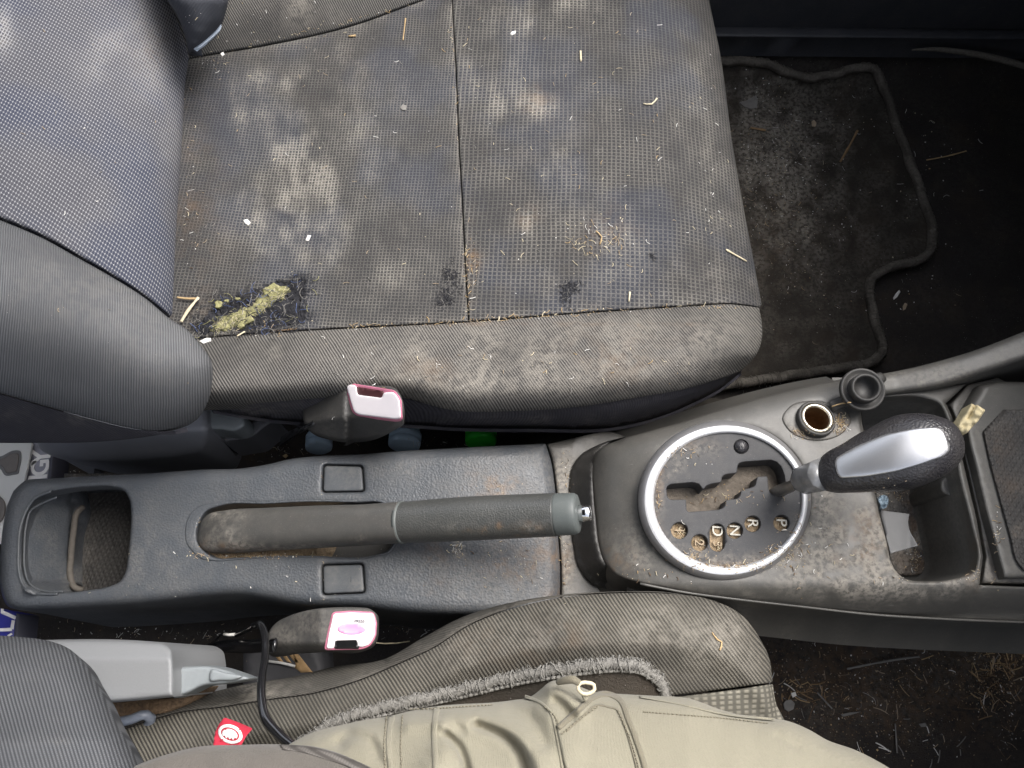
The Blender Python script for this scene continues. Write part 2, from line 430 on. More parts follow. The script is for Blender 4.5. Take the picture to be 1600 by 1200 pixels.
def mat_cloth(name, c, var=.12):
    s = NT(name, .93, .2); n = s.noise(1800, 3, .6); n2 = s.noise(14, 4)
    col = s.mix(n, tuple(x * (1 - var) for x in c), tuple(x * (1 + var) for x in c)); col = s.mix(s.M('MULTIPLY', n2, .25), col, tuple(x * .8 for x in c))
    s.b.inputs['Sheen Weight'].default_value = .15
    w = s.n('ShaderNodeTexWave', wave_type='BANDS', bands_direction='DIAGONAL'); s.put(w.inputs['Vector'], s.obj()); w.inputs['Scale'].default_value = 420; w.inputs['Distortion'].default_value = 3
    return s.done(col, s.bump(n, .5, .0006, s.bump(w.outputs[0], .25, .0004, s.bump(s.noise(130, 5, .65), .35, .0022))))

M = dict(
 grid=mat_grid((.0032, .0031)), grid_f=mat_grid((.0042, .0038)), dots=mat_dots(),
 twill=mat_twill('bolster_twill', (.030, .029, .029), (.215, .203, .185), .0022, R(34)),
 twill_d=mat_twill('driver_bolster_twill', (.036, .034, .030), (.205, .190, .158), .0023, R(36), .45),
 knit=mat_twill('backrest_bolster_knit', (.075, .077, .082), (.180, .183, .189), .0019, R(10), .35),
 knit_d=mat_twill('driver_backrest_knit', (.048, .050, .055), (.150, .154, .163), .0021, R(28), .3),
 dark=mat_twill('seat_side_cloth', (.034, .033, .041), (.078, .075, .088), .0014, R(60), .35),
 upper_cloth=mat_twill('upper_bolster_cloth', (.045, .048, .058), (.085, .088, .10), .0012, R(20), .3),  # darker, finer weave than the lower backrest bolster
 console=mat_plastic('console_plastic', (.060, .067, .077), .42, 620, .45, .45, gd=.0008, dusty=.14),
 front=mat_plastic('front_console_plastic', (.070, .068, .063), .38, 1500, .10, .78, gd=.0003, dusty=.18),  # heavy dust weight also paints warm light on the deck
 cover=mat_plastic('blank_cover_plastic', (.062, .069, .078), .48, 1500, .1, .5),
 gate=mat_plastic('gate_plate_plastic', (.046, .047, .051), .5, 2200, .06, .7, dusty=.10, spec=.18),
 lever=mat_plastic('lever_sleeve_plastic', (.056, .055, .052), .42, 1500, .1, .6),
 grip=mat_plastic('grip_leather', (.046, .048, .046), .38, 900, .5, .5, gd=.0006, dusty=.10, spec=.7),
 capg=mat_plastic('grip_cap_plastic', (.085, .096, .094), .45, 2000, .05, .3),
 knob=mat_plastic('knob_leather', (.022, .021, .024), .28, 700, .6, .4, gd=.0008, sp=.8),
 black=mat_plastic('black_rubber', (.030, .029, .028), .5, 1500, .1, .5),
 buckle=mat_plastic('buckle_plastic', (.048, .047, .046), .45, 1800, .12, .5, sp=.9),
 cover_l=mat_plastic('recliner_cover_dark', (.19, .195, .215), .5, 1800, .12, .3, dusty=.15),
 cover_d=mat_plain('recliner_cover_silver', (.21, .215, .22), .42, .0, .06, nscale=900),
 lever_s=mat_plain('recliner_lever_grey', (.23, .25, .26), .45, 0, .1),
 chrome=mat_plain('chrome', (.85, .85, .86), .14, 1, .01, bs=0.0),
 satin=mat_plain('satin_ring', (.74, .745, .76), .42, .6, .05, nscale=500, bs=.03),
 satin_d=mat_plain('satin_ring_bezel', (.30, .295, .30), .42, .6, .2, nscale=160, bs=.08),
 silver=mat_plain('silver_insert', (.56, .56, .57), .36, .85, .05, nscale=700, bs=.04),
 steel=mat_plain('lever_steel', (.42, .40, .37), .35, 1, .4, nscale=300),
 clear=mat_plain('lever_collar', (.20, .20, .20), .22, .3, .5, nscale=200, bs=.4),
 brass=mat_plain('socket_rim', (.78, .72, .58), .28, .8, .12, nscale=300),
 rusty=mat_plain('socket_barrel', (.16, .085, .035), .6, .3, .8, nscale=260, bs=.6),
 white=mat_plain('buckle_button', (.92, .86, .88), .35, 0, .03),
 pink=mat_plain('buckle_edge', (.50, .17, .25), .4, 0, .1),
 letter=mat_plain('letter_white', (.48, .46, .40), .6, 0, .1),
 letter_d=mat_plain('letter_dirty', (.36, .28, .19), .8, 0, .3),
 tan=mat_plain('tan_dirt', (.29, .215, .135), .95, 0, .65, nscale=420, bs=.9, bd=.002),
 brown=mat_plain('brown_soil', (.13, .085, .05), .95, 0, .7, nscale=420, bs=.9, bd=.002),
 straw=mat_plain('straw', (.44, .31, .16), .8, 0, .4, nscale=300),
 twig=mat_plain('twig', (.27, .175, .09), .85, 0, .4, nscale=300),
 pale=mat_plain('pale_straw', (.62, .54, .38), .8, 0, .25, nscale=300),
 crumb=mat_plain('crumb_white', (.80, .78, .74), .8, 0, .1),
 crumb2=mat_plain('crumb_tan', (.38, .30, .21), .9, 0, .5, nscale=150),
 ash=mat_plain('crumb_grey', (.20, .19, .175), .9, 0, .4, nscale=150),
 foam=mat_plain('seat_foam', (.30, .285, .135), .95, 0, .45, nscale=300, bs=1.0, bd=.003),
 fray=mat_plain('frayed_thread', (.020, .020, .025), .8, 0, .5),
 frayb=mat_plain('frayed_blue', (.08, .11, .22), .8, 0, .4),
 sponge=mat_plain('cream_foam', (.66, .56, .34), .95, 0, .25, nscale=130, bs=.8, bd=.002),
 carpet=mat_carpet('floor_carpet', (.040, .036, .034), .45),
 carpet_t=mat_carpet('tunnel_carpet', (.052, .047, .040), .55),
 mat=mat_carpet('mat_pile', (.046, .041, .035), .9),
 binding=mat_plain('mat_binding', (.125, .112, .094), .95, 0, .7, nscale=330, bs=.8, bd=.0015),
 liner=mat_rubber_weave('bin_liner', (.042, .040, .038)),
 trouser=mat_cloth('khaki_trouser', (.248, .230, .174)),
 trouser_d=mat_cloth('khaki_trim', (.185, .166, .122)),
 stitch=mat_plain('khaki_stitch', (.20, .18, .13), .9),
 jacket=mat_cloth('jacket_cloth', (.125, .113, .100)),
 rope=mat_plain('seat_mat_binding', (.20, .192, .176), .95, 0, .5, nscale=900, bs=.9),
 pad=mat_carpet('seat_mat_pile', (.075, .066, .056), .3),
 red=mat_plain('red_tag', (.42, .018, .042), .8, 0, .1, nscale=900),
 white_p=mat_plain('white_print', (.80, .78, .76), .7, 0, .05),
 cord=mat_plain('cord_black', (.010, .010, .011), .12, 0, .2, spec=1.0, bs=.02),
 blue_cap=mat_plain('blue_cap', (.52, .68, .84), .35, 0, .06, bs=.05),
 bottle=mat_plain('bottle_plastic', (.45, .55, .62), .2, 0, .05, bs=.05),
 green=mat_plain('green_cap', (.03, .68, .035), .35, 0, .08, bs=.05),
 plate=mat_plain('plate_white', (.62, .62, .60), .55, 0, .06, nscale=60),
 plate_d=mat_plain('plate_letter', (.15, .135, .125), .6, 0, .15),
 box=mat_plain('grey_box', (.27, .27, .31), .6, 0, .1),
 box_d=mat_plain('box_edge', (.055, .055, .075), .6, 0, .1),
 blue=mat_plain('blue_card', (.018, .022, .22), .45, 0, .1),
 carton=mat_plain('dark_carton', (.045, .045, .050), .6, 0, .2),
 arrow=mat_plain('brown_print', (.37, .24, .115), .8, 0, .15),
 door=mat_plastic('door_plastic', (.045, .047, .055), .5, 900, .2, .3),
 dash=mat_plastic('dash_plastic', (.04, .04, .04), .5, 900, .3, .3),
 tab=mat_plain('grey_tab', (.155, .155, .155), .55, 0, .12, nscale=100),
 glassy=mat_plain('blue_scrap', (.20, .26, .31), .2, .2, .4, nscale=300),
)
ZERO = lambda px, py: np.zeros_like(px)
def AT(d=ZERO, r=ZERO): return {'dirt': d, 'rust': r}

# ------------------------------------------------------------------ mostly unseen cabin slabs, added as light blockers
def slab(name, x0, x1, y0, y1, z0, z1, mat, kind='structure', bev=.02):
    bm = bmesh.new(); bmesh.ops.create_cube(bm, size=1)
    for v in bm.verts: v.co = Vector(((x0 + x1) / 2 + v.co.x * (x1 - x0), (y0 + y1) / 2 + v.co.y * (y1 - y0), (z0 + z1) / 2 + v.co.z * (z1 - z0)))
    bmesh.ops.bevel(bm, geom=bm.edges[:], offset=bev, segments=3, affect='EDGES', profile=.5)
    V = np.array([v.co[:] for v in bm.verts]); Fc = [[v.index for v in f.verts] for f in bm.faces]; bm.free()
    return mesh(name, V, Fc, mat, None, uv=V[:, :2], attrs={'dirt': np.zeros(len(V)), 'rust': np.zeros(len(V))}, kind=kind)
slab('roof_blocker', -1.3, -.06, -.65, .87, 1.16, 1.20, M['dash'])  # unseen roof piece, added and cut short to shape light and knob reflections
slab('dashboard', .50, 1.25, -.65, .87, .50, .70, M['dash'], bev=.05)
slab('firewall', 1.10, 1.20, -.65, .87, -.02, .52, M['dash'])
slab('door_near_driver', -1.3, 1.2, -.72, -.65, -.02, .62, M['door'], bev=.01)
slab('door_beside_passenger', -1.3, 1.2, .862, .94, .045, .62, M['door'], bev=.01)
slab('rear_wall', -1.4, -1.3, -.65, .87, -.02, .75, M['dash'])

# ------------------------------------------------------------------ floor
def floor_z(px, py): return 0.055 * np.clip((150 - py) / 90, 0, 1) - .006 * fbm(px, py, 60, 5)
fd = blobs([(1240, 240, 90, 110, .5), (1260, 420, 90, 90, .25), (1300, 1080, 150, 60, .4), (1500, 1050, 110, 60, .5)], 3, .2, 40)
fr = blobs([(1300, 1090, 200, 90, .7), (1540, 1060, 120, 80, .7), (1290, 1080, 150, 60, 1.2), (1520, 1050, 100, 60, 1.2), (380, 700, 120, 40, .4)], 4, .1, 50)
hf('floor', poly([(-260, -60), (1900, 25), (2050, 1500), (-260, 1500)], 60), lambda x, y: floor_z(x, y) - .004, M['carpet'], step=26, attrs=AT(fd, fr), kind='structure')
sill = [(1050, 40), (1990, 52), (1990, 66), (1050, 58)]
hf('door_sill', poly(sill, 30), lambda x, y: .075 + 0 * x, M['door'], step=20, roll=(6, .006), wall=[(.03, .004)], attrs=AT(), kind='structure')
tun = crom([(846, 668), (960, 655), (1060, 634), (1112, 622), (1190, 650), (1300, 700), (1300, 850), (1100, 850), (880, 850)], True, 14)
hf('tunnel_carpet', tun, lambda x, y: .170 + 0 * x, M['carpet_t'], step=12, roll=(30, .04), wall=[(.13, .0)], attrs=AT(blobs([(980, 655, 100, 25, .5)], 8, .3, 14)), kind='structure')

# ------------------------------------------------------------------ passenger seat
SEAM_B = [(240, 535), (300, 532), (330, 527), (402, 521), (520, 514), (640, 508), (730, 503), (870, 492), (1000, 483), (1080, 478), (1145, 475), (1181, 481)]   # panel / bolster seam
SEAM_T = [(240, 105), (297, 91), (350, 82), (420, 70), (560, 37), (642, 7), (667, 0), (740, -40)]
SEAM_V = [(703, -140), (705, 0), (711, 105), (716, 227), (721, 315), (726, 420), (732, 503)]
FRONT = [(1090, -150), (1108, 0), (1124, 77), (1145, 227), (1162, 325), (1180, 420), (1190, 500), (1191, 524), (1183, 552), (1159, 578)]
LOWB = [(330, 631), (343, 631), (420, 627), (507, 620), (600, 617), (640, 622), (660, 628), (712, 640), (760, 642), (800, 641), (905, 634), (1000, 619), (1080, 604), (1127, 590), (1159, 578)]
BOTE = [(330, 640), (420, 655), (480, 660), (560, 661), (625, 663), (730, 669), (835, 670), (957, 668), (1040, 648), (1080, 631), (1127, 606), (1159, 580)]
def seat_z(px, py):
    xf = ip(py, [(y, x) for x, y in FRONT]); d = np.clip(xf - px, 0, 130) / 130
    z = .300 + .012 * np.exp(-((px - 950) / 200) ** 2 - ((py - 250) / 220) ** 2) - .010 * np.exp(-((px - 430) / 140) ** 2 - ((py - 300) / 200) ** 2)
    z = z - .052 * (1 - np.sqrt(np.clip(1 - (1 - d) ** 2, 0, 1)))
    sb, lb = ip(px, SEAM_B), ip(px, LOWB); t = np.clip((py - sb) / np.maximum(lb - sb, 20), 0, 1.0)
    z = z + .026 * np.sin(np.pi / 2 * np.clip(t / .62, 0, 1)) - .022 * np.clip((t - .70) / .30, 0, 1) ** 2.2
    tb = np.clip((ip(px, SEAM_T) - py) / 130, 0, 1); z = z + .028 * np.sin(np.pi / 2 * tb)
    return z + .0028 * (fbm(px, py, 110, 11) - .5)
SEAMPTS = [crom(SEAM_B, False, 8), crom(SEAM_T, False, 8), crom(SEAM_V, False, 8)]
sd0 = blobs([(430, 128, 60, 22, .75), (470, 230, 38, 44, 1.4), (458, 300, 46, 48, 1.5), (415, 350, 50, 36, 1.1), (400, 190, 55, 30, .5), (490, 390, 60, 40, .6), (560, 200, 60, 140, .3),
            (830, 160, 34, 26, 1.3), (820, 340, 22, 20, .8), (860, 20, 90, 30, .6), (760, 130, 60, 70, .35), (960, 365, 60, 45, .35), (1120, 240, 40, 150, .4), (880, 250, 90, 100, .2),
            (1000, 440, 160, 40, .35), (620, 420, 60, 60, .25)], 21, .06, 34)
def sd(px, py):                                   # dust stains, streaked with the weave, and dust packed along the seams
    P2 = np.stack([np.ravel(px), np.ravel(py)], -1); d = np.min([pdist(P2, q, False) for q in SEAMPTS], 0).reshape(np.shape(px))
    st = np.clip(1.7 * fbm(px, py * .35, 14, 77, 3) - .25, .15, 1.3)
    return np.clip(sd0(px, py) * st * 1.15 + .38 * np.exp(-d / 7) * np.clip(fbm(px, py, 24, 78) * 2.4 - .5, 0, 1.2), 0, 1)
sr = blobs([(835, 150, 26, 22, .5), (820, 340, 20, 16, .6), (740, 412, 14, 14, .9), (738, 400, 8, 60, .5), (960, 360, 40, 30, .35), (300, 360, 40, 160, .35)], 22, .05, 40)
seat = thing('passenger_seat', 'dusty dark grey cloth passenger seat with a torn hole in its cushion', 'car seat', P(730, 330, .05))
cl = [(297, 91), (293, 115), (290, 140), (285, 230), (280, 315), (276, 420), (274, 487), (262, 545)]
rear = np.vstack([crom([(225, 107), (297, 92), (350, 83), (420, 71), (560, 38), (642, 8), (705, -16)], False, 7), crom([(705, -15), (711.5, 105), (716.5, 227), (721.5, 315), (726.5, 420), (731.5, 502)], False, 7), crom([(731, 502.5), (640, 507.2), (520, 513.2), (402, 520.2), (330, 526.2), (220, 538)], False, 7)])
TORN = crom([(307, 519), (310, 504), (322, 490), (338, 474), (360, 466), (384, 466), (402, 458), (412, 446), (432, 437), (456, 439), (474, 434), (478, 452), (468, 472), (477, 490), (470, 506), (440, 511), (400, 514), (352, 517), (322, 520)], True, 3.5)
TORN = TORN + rng.normal(0, 1.6, TORN.shape); TORN_BIG = crom([(296, 524), (300, 500), (318, 482), (334, 466), (358, 456), (384, 458), (404, 448), (414, 436), (434, 428), (456, 430), (480, 426), (486, 452), (478, 472), (487, 492), (476, 510), (440, 514), (400, 518), (352, 521), (322, 524)], True, 4)
hf('rear_cushion_panel', rear, seat_z, M['grid'], seat, holes=[TORN], hwall=[(.003, -.001)], step=7, roll=(4, .0022), wall=[(.03, -.0003)], attrs=AT(sd, sr))
fp = np.vstack([crom([(706, -140), (707, 0), (713, 105), (718, 227), (723, 315), (728, 420), (733, 502)], False, 7), crom([(733.5, 502.3), (870, 491.2), (1000, 482.2), (1080, 477.2), (1145, 474.2), (1186, 479.5)], False, 7),
                crom([(1190, 476), (1180, 420), (1162, 325), (1145, 227), (1124, 77), (1108, 0), (1090, -140)], False, 7)])
hf('front_cushion_panel', fp, seat_z, M['grid_f'], seat, step=7, roll=(4, .0022), wall=[(.04, -.0003), (.09, -.02)], attrs=AT(sd, sr))
bd = blobs([(720, 600, 130, 26, .75), (900, 570, 180, 45, .8), (600, 560, 100, 25, .35), (1090, 540, 80, 40, .45), (430, 540, 10, 20, .9), (820, 520, 200, 30, .35)], 31, .22, 50)
br = blobs([(660, 580, 50, 20, .4), (730, 506, 400, 3, .4), (960, 560, 80, 40, .3)], 32, .03, 40)
bo = np.vstack([crom([(232, 539), (330, 527.8), (402, 521.8), (520, 514.8), (640, 508.8), (731, 503.8), (870, 492.8), (1000, 483.8), (1080, 478.8), (1145, 475.8), (1186, 481)], False, 6),
                crom([(1190, 500), (1191, 524), (1183, 552), (1159, 578)], False, 6), crom([(1159, 578), (1127, 590), (1080, 604), (1000, 619), (905, 634), (800, 641), (760, 642), (712, 640), (660, 628), (640, 622), (600, 617), (507, 620), (420, 627), (343, 631), (260, 634)], False, 6)])
hf('side_bolster', bo, seat_z, M['twill'], seat, step=6, roll=(4, .0022), wall=[(.02, -.002)], attrs=AT(bd, br), uvf=flat_uv(.31))
lo = np.vstack([np.array([(x, y + 1.5) for x, y in crom(LOWB, False, 6)]), crom(BOTE[::-1], False, 6)[1:]])
def side_z(px, py):
    a, b = ip(px, LOWB), ip(px, BOTE); t = np.clip((py - a) / np.maximum(b - a, 4), 0, 1)
    return seat_z(px, np.minimum(py, a)) - .004 - .012 * t - .055 * t ** 1.6 * np.clip((b - a) / 26, .1, 1)
hf('side_panel', lo, side_z, M['dark'], seat, step=6, wall=[(.004, -.002)], attrs=AT(blobs([(380, 640, 80, 10, .7), (830, 655, 200, 8, .4)], 33, .2)))
hf('seat_base', fillet([(330, -140), (1060, -140), (1100, 470), (1040, 555), (850, 570), (600, 565), (450, 560), (340, 520)], 30, 8), lambda x, y: .20 + 0 * x, M['black'], seat, step=30, roll=(10, .01), wall=[(.19, 0)], attrs=AT())
ub = np.vstack([crom([(230, 105), (297, 90.5), (350, 81.5), (420, 69.5), (560, 36.5), (642, 6.5), (704, -17), (704, -150)], False, 8), poly([(704, -150), (230, -150), (230, 104)], 10, False)[1:-1]])
hf('upper_bolster', ub, seat_z, M['twill'], seat, step=8, roll=(4, .0022), wall=[(.05, 0)], attrs=AT(blobs([(470, 5, 20, 30, .9), (560, 20, 60, 20, .3)], 34, .2)))
# backrest: steep near the crease, leaning back towards the camera at the left
def back_z(px, py):
    xr = ip(py, [(y, x) for x, y in cl]); s = np.clip((xr - px) / 290, 0, 2)
    return .285 + .135 * s ** .55 + .008 * np.exp(-((py - 200) / 150.) ** 2)
def back_uv(W, px, py): q = PW(px, py, .36); return np.stack([q[:, 0] * .8 - W[:, 2] * .5, q[:, 1]], -1)
bp = np.vstack([crom([(-260, -150), (190, -150), (232, -60), (261, 0), (280, 31), (294, 70), (297, 91), (290, 140), (285, 230), (280, 315), (276, 420), (273, 497)], False, 7),
                crom([(270, 498), (227, 463), (175, 430), (122, 400), (70, 371), (0, 341), (-120, 300), (-260, 262)], False, 7)])
dd_ = blobs([(240, 60, 60, 70, .75), (160, 90, 30, 40, .5), (5, 40, 14, 40, .9), (250, 230, 40, 60, .5), (200, 300, 60, 40, .3)], 41, .12, 60)
hf('backrest_panel', bp, back_z, M['dots'], seat, step=7, roll=(7, .004), wall=[(.06, 0)], uvf=back_uv, attrs=AT(dd_, blobs([(255, 70, 40, 50, .5)], 42, 0)))
dk = crom([(215, -140), (340, -140), (352, -60), (357, 0), (353, 18), (348, 34), (338, 50), (322, 66), (304, 78), (297, 82), (290, 60), (277, 25), (259, -4), (236, -60)], True, 6)
hf('upper_backrest_bolster', dk, lambda x, y: .385 + .03 * np.clip((330 - x) / 100, 0, 1) - .0004 * np.clip(y, 0, 90), M['upper_cloth'], seat, step=5, roll=(34, .022), wall=[(.012, -.010)], uvf=flat_uv(.37), attrs=AT(ZERO))
wsl = crom([(303, 77), (318, 64), (332, 50), (345, 36), (346, 42), (336, 55), (322, 67), (309, 76)], True, 3)
hf('recliner_trim', wsl, lambda x, y: .350 + 0 * x, mat_plain('trim_pale_blue', (.50, .57, .66), .5, 0, .1), seat, step=3, roll=(2, .001), wall=[(.003, -.002)])
BU = [(-260, 262), (-120, 300), (0, 343), (70, 373), (122, 402), (175, 432), (227, 465), (270, 500), (287, 510), (331, 565)]
BL = [(-260, 545), (-120, 583), (0, 615), (70, 635), (157, 659), (210, 671), (273, 673), (300, 660), (331, 600)]
def bol_z(px, py):
    qx = np.minimum(px, 235); a, b = ip(qx, BU), ip(qx, BL); t = np.clip((py - a) / np.maximum(b - a, 30), 0, 1)
    zb = .362 + .078 * np.clip((330 - px) / 420, 0, 1.4) ** .9
    return zb + .026 * np.sin(np.pi * t ** .8) - .040 * t ** 2.5
bb = np.vstack([crom([(-260, 265), (-120, 303), (0, 344), (70, 374), (122, 403), (175, 433), (227, 466), (270, 501), (287, 511), (315, 541), (331, 567), (332, 589), (325, 627), (308, 655), (273, 672), (210, 670), (157, 658), (70, 634), (0, 614), (-120, 582), (-260, 545)], False, 6)])
hf('backrest_bolster', bb, bol_z, M['knit'], seat, step=6, roll=(34, .026), noroll=lambda x, y: np.where(((y > ip(x, BL) - 45) | (y < ip(x, BU) + 45)) & (x < 300), .22 + .78 * np.clip((x - 215) / 70, 0, 1), 1.0), wall=[(.015, -.012)], uvf=flat_uv(.38), attrs=AT(blobs([(60, 460, 200, 60, .3), (230, 560, 60, 80, .25)], 43, .1, 60)))
bu = np.vstack([crom([(-260, 546), (-120, 583), (0, 615), (70, 635), (157, 659), (210, 671), (273, 673)], False, 6), crom([(290, 668), (252, 679), (227, 683), (140, 691), (60, 692), (0, 692), (-120, 688), (-260, 670)], False, 6)])
def under_z(px, py):
    b = ip(px, BL); return bol_z(px, np.minimum(py, b)) - .0075 - .075 * np.clip((py - b) / 75, 0, 1) ** 1.0
hf('backrest_side', bu, under_z, M['dark'], seat, step=7, roll=(5, .003), wall=[(.004, -.002)], attrs=AT(blobs([(120, 650, 150, 14, .5)], 44, .1)))
rc = crom([(90, 650), (325, 600), (326, 640), (325, 690), (318, 704), (290, 713), (245, 718), (190, 722), (140, 722), (100, 717), (77, 711), (60, 698), (58, 680)], True, 5)
hf('recliner_cover', rc, lambda x, y: .232 - .0012 * np.clip(y - 672, 0, 60) - .004 * np.clip((190 - x) / 130, 0, 1), M['cover_l'], seat, step=6, roll=(12, .014), wall=[(.05, -.004), (.10, -.01)], attrs=AT(blobs([(235, 700, 30, 6, .8)], 45, .05)))
rl = crom([(322, 622), (343, 633), (362, 645), (382, 650), (383, 666), (372, 673), (345, 672), (322, 670)], True, 4)
hf('recliner_lever', rl, lambda x, y: .212 + 0 * x, M['lever_s'], seat, step=5, roll=(6, .006), wall=[(.025, 0)])
rl2 = crom([(322, 676), (350, 674), (384, 666), (404, 655), (432, 655), (412, 670), (396, 683), (372, 688), (322, 686)], True, 4)
hf('seat_rail', rl2, lambda x, y: .165 + 0 * x, M['cover_l'], seat, step=5, roll=(5, .006), wall=[(.05, 0)], attrs=AT())

# ------------------------------------------------------------------ driver seat
dseat = thing('driver_seat', 'driver seat with grey ribbed bolster, partly under the khaki trousers', 'car seat', P(820, 1150, .05))
DC = [(190, 1120), (280, 1095), (390, 1068), (460, 1057), (520, 1042), (600, 1030), (660, 997), (716, 967), (800, 941), (870, 930), (975, 924), (1040, 925), (1110, 937), (1155, 958), (1187, 997), (1203, 1032), (1206, 1060)]
DS = [(190, 1140), (280, 1113), (350, 1104), (420, 1093), (490, 1083), (560, 1063), (620, 1038), (677, 1012), (730, 978), (800, 950), (870, 934), (975, 925.5), (1040, 926.5)]
def dz(px, py):
    c = ip(px, DC); d = np.clip((py - c) / 90, 0, 1)
    z = .305 + .050 * np.exp(-((px - 980) / 230) ** 2) - .045 * (1 - np.sqrt(np.clip(1 - (1 - d) ** 2, 0, 1)))
    z = z - .035 * np.clip((py - c - 80) / 120, 0, 1) + .012 * np.clip((py - c - 120) / 80, 0, 1)
    d2 = np.clip((1212 - px) / 70, 0, 1); z = z - .03 * (1 - np.sqrt(np.clip(1 - (1 - d2) ** 2, 0, 1)))
    return z
d1 = np.vstack([crom([(x, y + 1) for x, y in DS] + [(1110, 937), (1155, 958), (1187, 997), (1203, 1032), (1207, 1064)], False, 6), crom([(1207, 1066), (1120, 1078), (1040, 1088), (960, 1100), (800, 1150)], False, 6), poly([(800, 1150), (640, 1260), (190, 1300), (190, 1141)], 12, False)[1:-1]])
hf('seat_bolster', d1, dz, M['twill_d'], dseat, step=6, roll=(5, .002), uvf=flat_uv(.33), wall=[(.05, -.003), (.12, -.02)], attrs=AT(blobs([(900, 980, 200, 40, .5), (700, 1020, 60, 30, .5), (1060, 1000, 100, 50, .35), (1140, 1000, 40, 30, .5)], 51, .2), blobs([(850, 1000, 100, 40, .3)], 52, .04)))
d2 = np.vstack([crom(DC[:13], False, 6), crom([(x, y - .5) for x, y in DS[::-1]], False, 6)])
hf('side_panel', d2, lambda x, y: dz(x, y) - .002, mat_twill('driver_side_cloth', (.050, .047, .042), (.098, .092, .080), .0013, R(75), .5), dseat, step=5, wall=[(.006, -.001)], attrs=AT(blobs([(400, 1080, 100, 14, .8), (650, 1000, 80, 14, .8)], 53, .35)))
d3 = np.vstack([crom([(1208, 1069), (1213, 1100), (1222, 1118), (1235, 1145), (1240, 1240)], False, 6), crom([(1240, 1240), (820, 1300), (800, 1153), (960, 1103), (1040, 1091), (1120, 1081), (1206, 1069)], False, 8)[1:-1]])
hf('seat_panel', d3, lambda x, y: dz(x, y) - .001, mat_twill('driver_seat_weave', (.10, .095, .08), (.30, .28, .23), .0062, R(2), .3, .9), dseat, step=6, roll=(6, .004), wall=[(.05, -.003), (.12, -.02)], attrs=AT(ZERO))
db = crom([(-200, 975), (-100, 985), (0, 993), (40, 996), (70, 1000), (105, 1012), (133, 1037), (150, 1067), (165, 1092), (185, 1135), (205, 1170), (226, 1215), (235, 1330), (-200, 1330)], True, 6)
hf('backrest_bolster', db, lambda x, y: .40 + .0003 * np.clip(y - 1000, 0, 160) + .0002 * (200 - x), M['knit_d'], dseat, step=6, roll=(46, .034), wall=[(.02, -.006), (.05, -.02)], uvf=flat_uv(.39), attrs=AT(blobs([(100, 1155, 14, 14, .8)], 54, .12)))
dcv = np.vstack([crom([(40, 1001), (110, 999), (175, 999), (230, 1002), (258, 1006), (268, 1014), (271, 1030), (272, 1088)], False, 4), crom([(272, 1089), (220, 1094), (171, 1098), (60, 1100)], False, 5)])
hf('recliner_cover', dcv, lambda x, y: .338 - .0003 * np.clip(1030 - y, 0, 40), M['cover_d'], dseat, step=5, roll=(7, .008), wall=[(.04, 0), (.10, 0)])
dlv = np.vstack([crom([(272, 1043), (296, 1041), (325, 1040.5), (345, 1044), (370, 1052), (390, 1059)], False, 4), crom([(388, 1062), (370, 1066), (350, 1069), (315, 1073), (295, 1083), (272, 1091)], False, 4)])
hf('recliner_lever', dlv, lambda x, y: .318 + 0 * x, M['lever_s'], dseat, step=4, roll=(5, .005), wall=[(.02, 0)])
hf('lever_rib', crom([(330, 1046), (350, 1050), (378, 1058), (370, 1062), (345, 1064), (328, 1064)], True, 3), lambda x, y: .3215 + 0 * x, M['lever_s'], dseat, step=4, roll=(4, .003), wall=[(.005, 0)])
hf('seat_frame', crom([(150, 1095), (272, 1090), (318, 1074), (300, 1092), (262, 1112), (215, 1120), (190, 1128), (170, 1124)], True, 5), lambda x, y: .285 + .006 * fbm(x, y, 12, 3), M['brown'], dseat, step=4, wall=[(.03, 0)])
tube('frame_end', [(186, 1128, .292), (205, 1124, .296), (228, 1117, .296), (236, 1122, .292), (230, 1135, .286)], .0035, mat_plain('frame_end_grey', (.16, .18, .22), .4), dseat, sp=.004)

# ------------------------------------------------------------------ seat mat with overlocked edge on the driver seat
padm = thing('seat_mat', 'dark seat mat with thick grey overlocked edge on the driver seat', 'mat', P(800, 1090, .33))
EDGE = [(470, 1160), (520, 1127), (555, 1114), (590, 1105), (640, 1093), (695, 1081), (750, 1068), (800, 1056), (855, 1046), (905, 1039), (945, 1034.5), (975, 1034), (1000, 1038), (1016, 1047), (1030, 1060), (1040, 1082), (1044, 1096)]
pd_ = np.vstack([crom(EDGE, False, 6), poly([(1044, 1096), (1040, 1180), (480, 1230)], 10, False)[1:]])
pad_z = lambda x, y: dz(x, y) + .010
hf('pad', pd_, pad_z, M['pad'], padm, step=8, attrs=AT(ZERO), wall=[(.008, 0)])
e3 = crom([(x, y + 3, 0) for x, y in EDGE], False, 2.2); ew = [P(x, y, float(pad_z(x, y)) + .0005) + Vector((0, .0006 * math.sin(i * .31) + .0004 * math.sin(i * .83), 0)) for i, (x, y, _) in enumerate(e3)]
tube('binding_core', ew, [(.0031, .0022)] * len(ew), M['rope'], padm, n=10, world=True)
ac = Acc(); fr_ = frames(ew); k = 0
for i in range(1, len(ew) - 1):                   # thread wraps round the edge
    p, s, u, t = fr_[i]; rr = .0035 * (1 + .20 * rng.standard_normal()); w = []; sk = .0016 * rng.standard_normal()
    for a in np.linspace(-.3, math.pi + .3, 7): w.append(p + s * rr * math.cos(a) + u * rr * math.sin(a) * .5 + t * (sk * math.cos(a) + .0006 * rng.standard_normal()))
    ac.tube(w, .00058, 4)
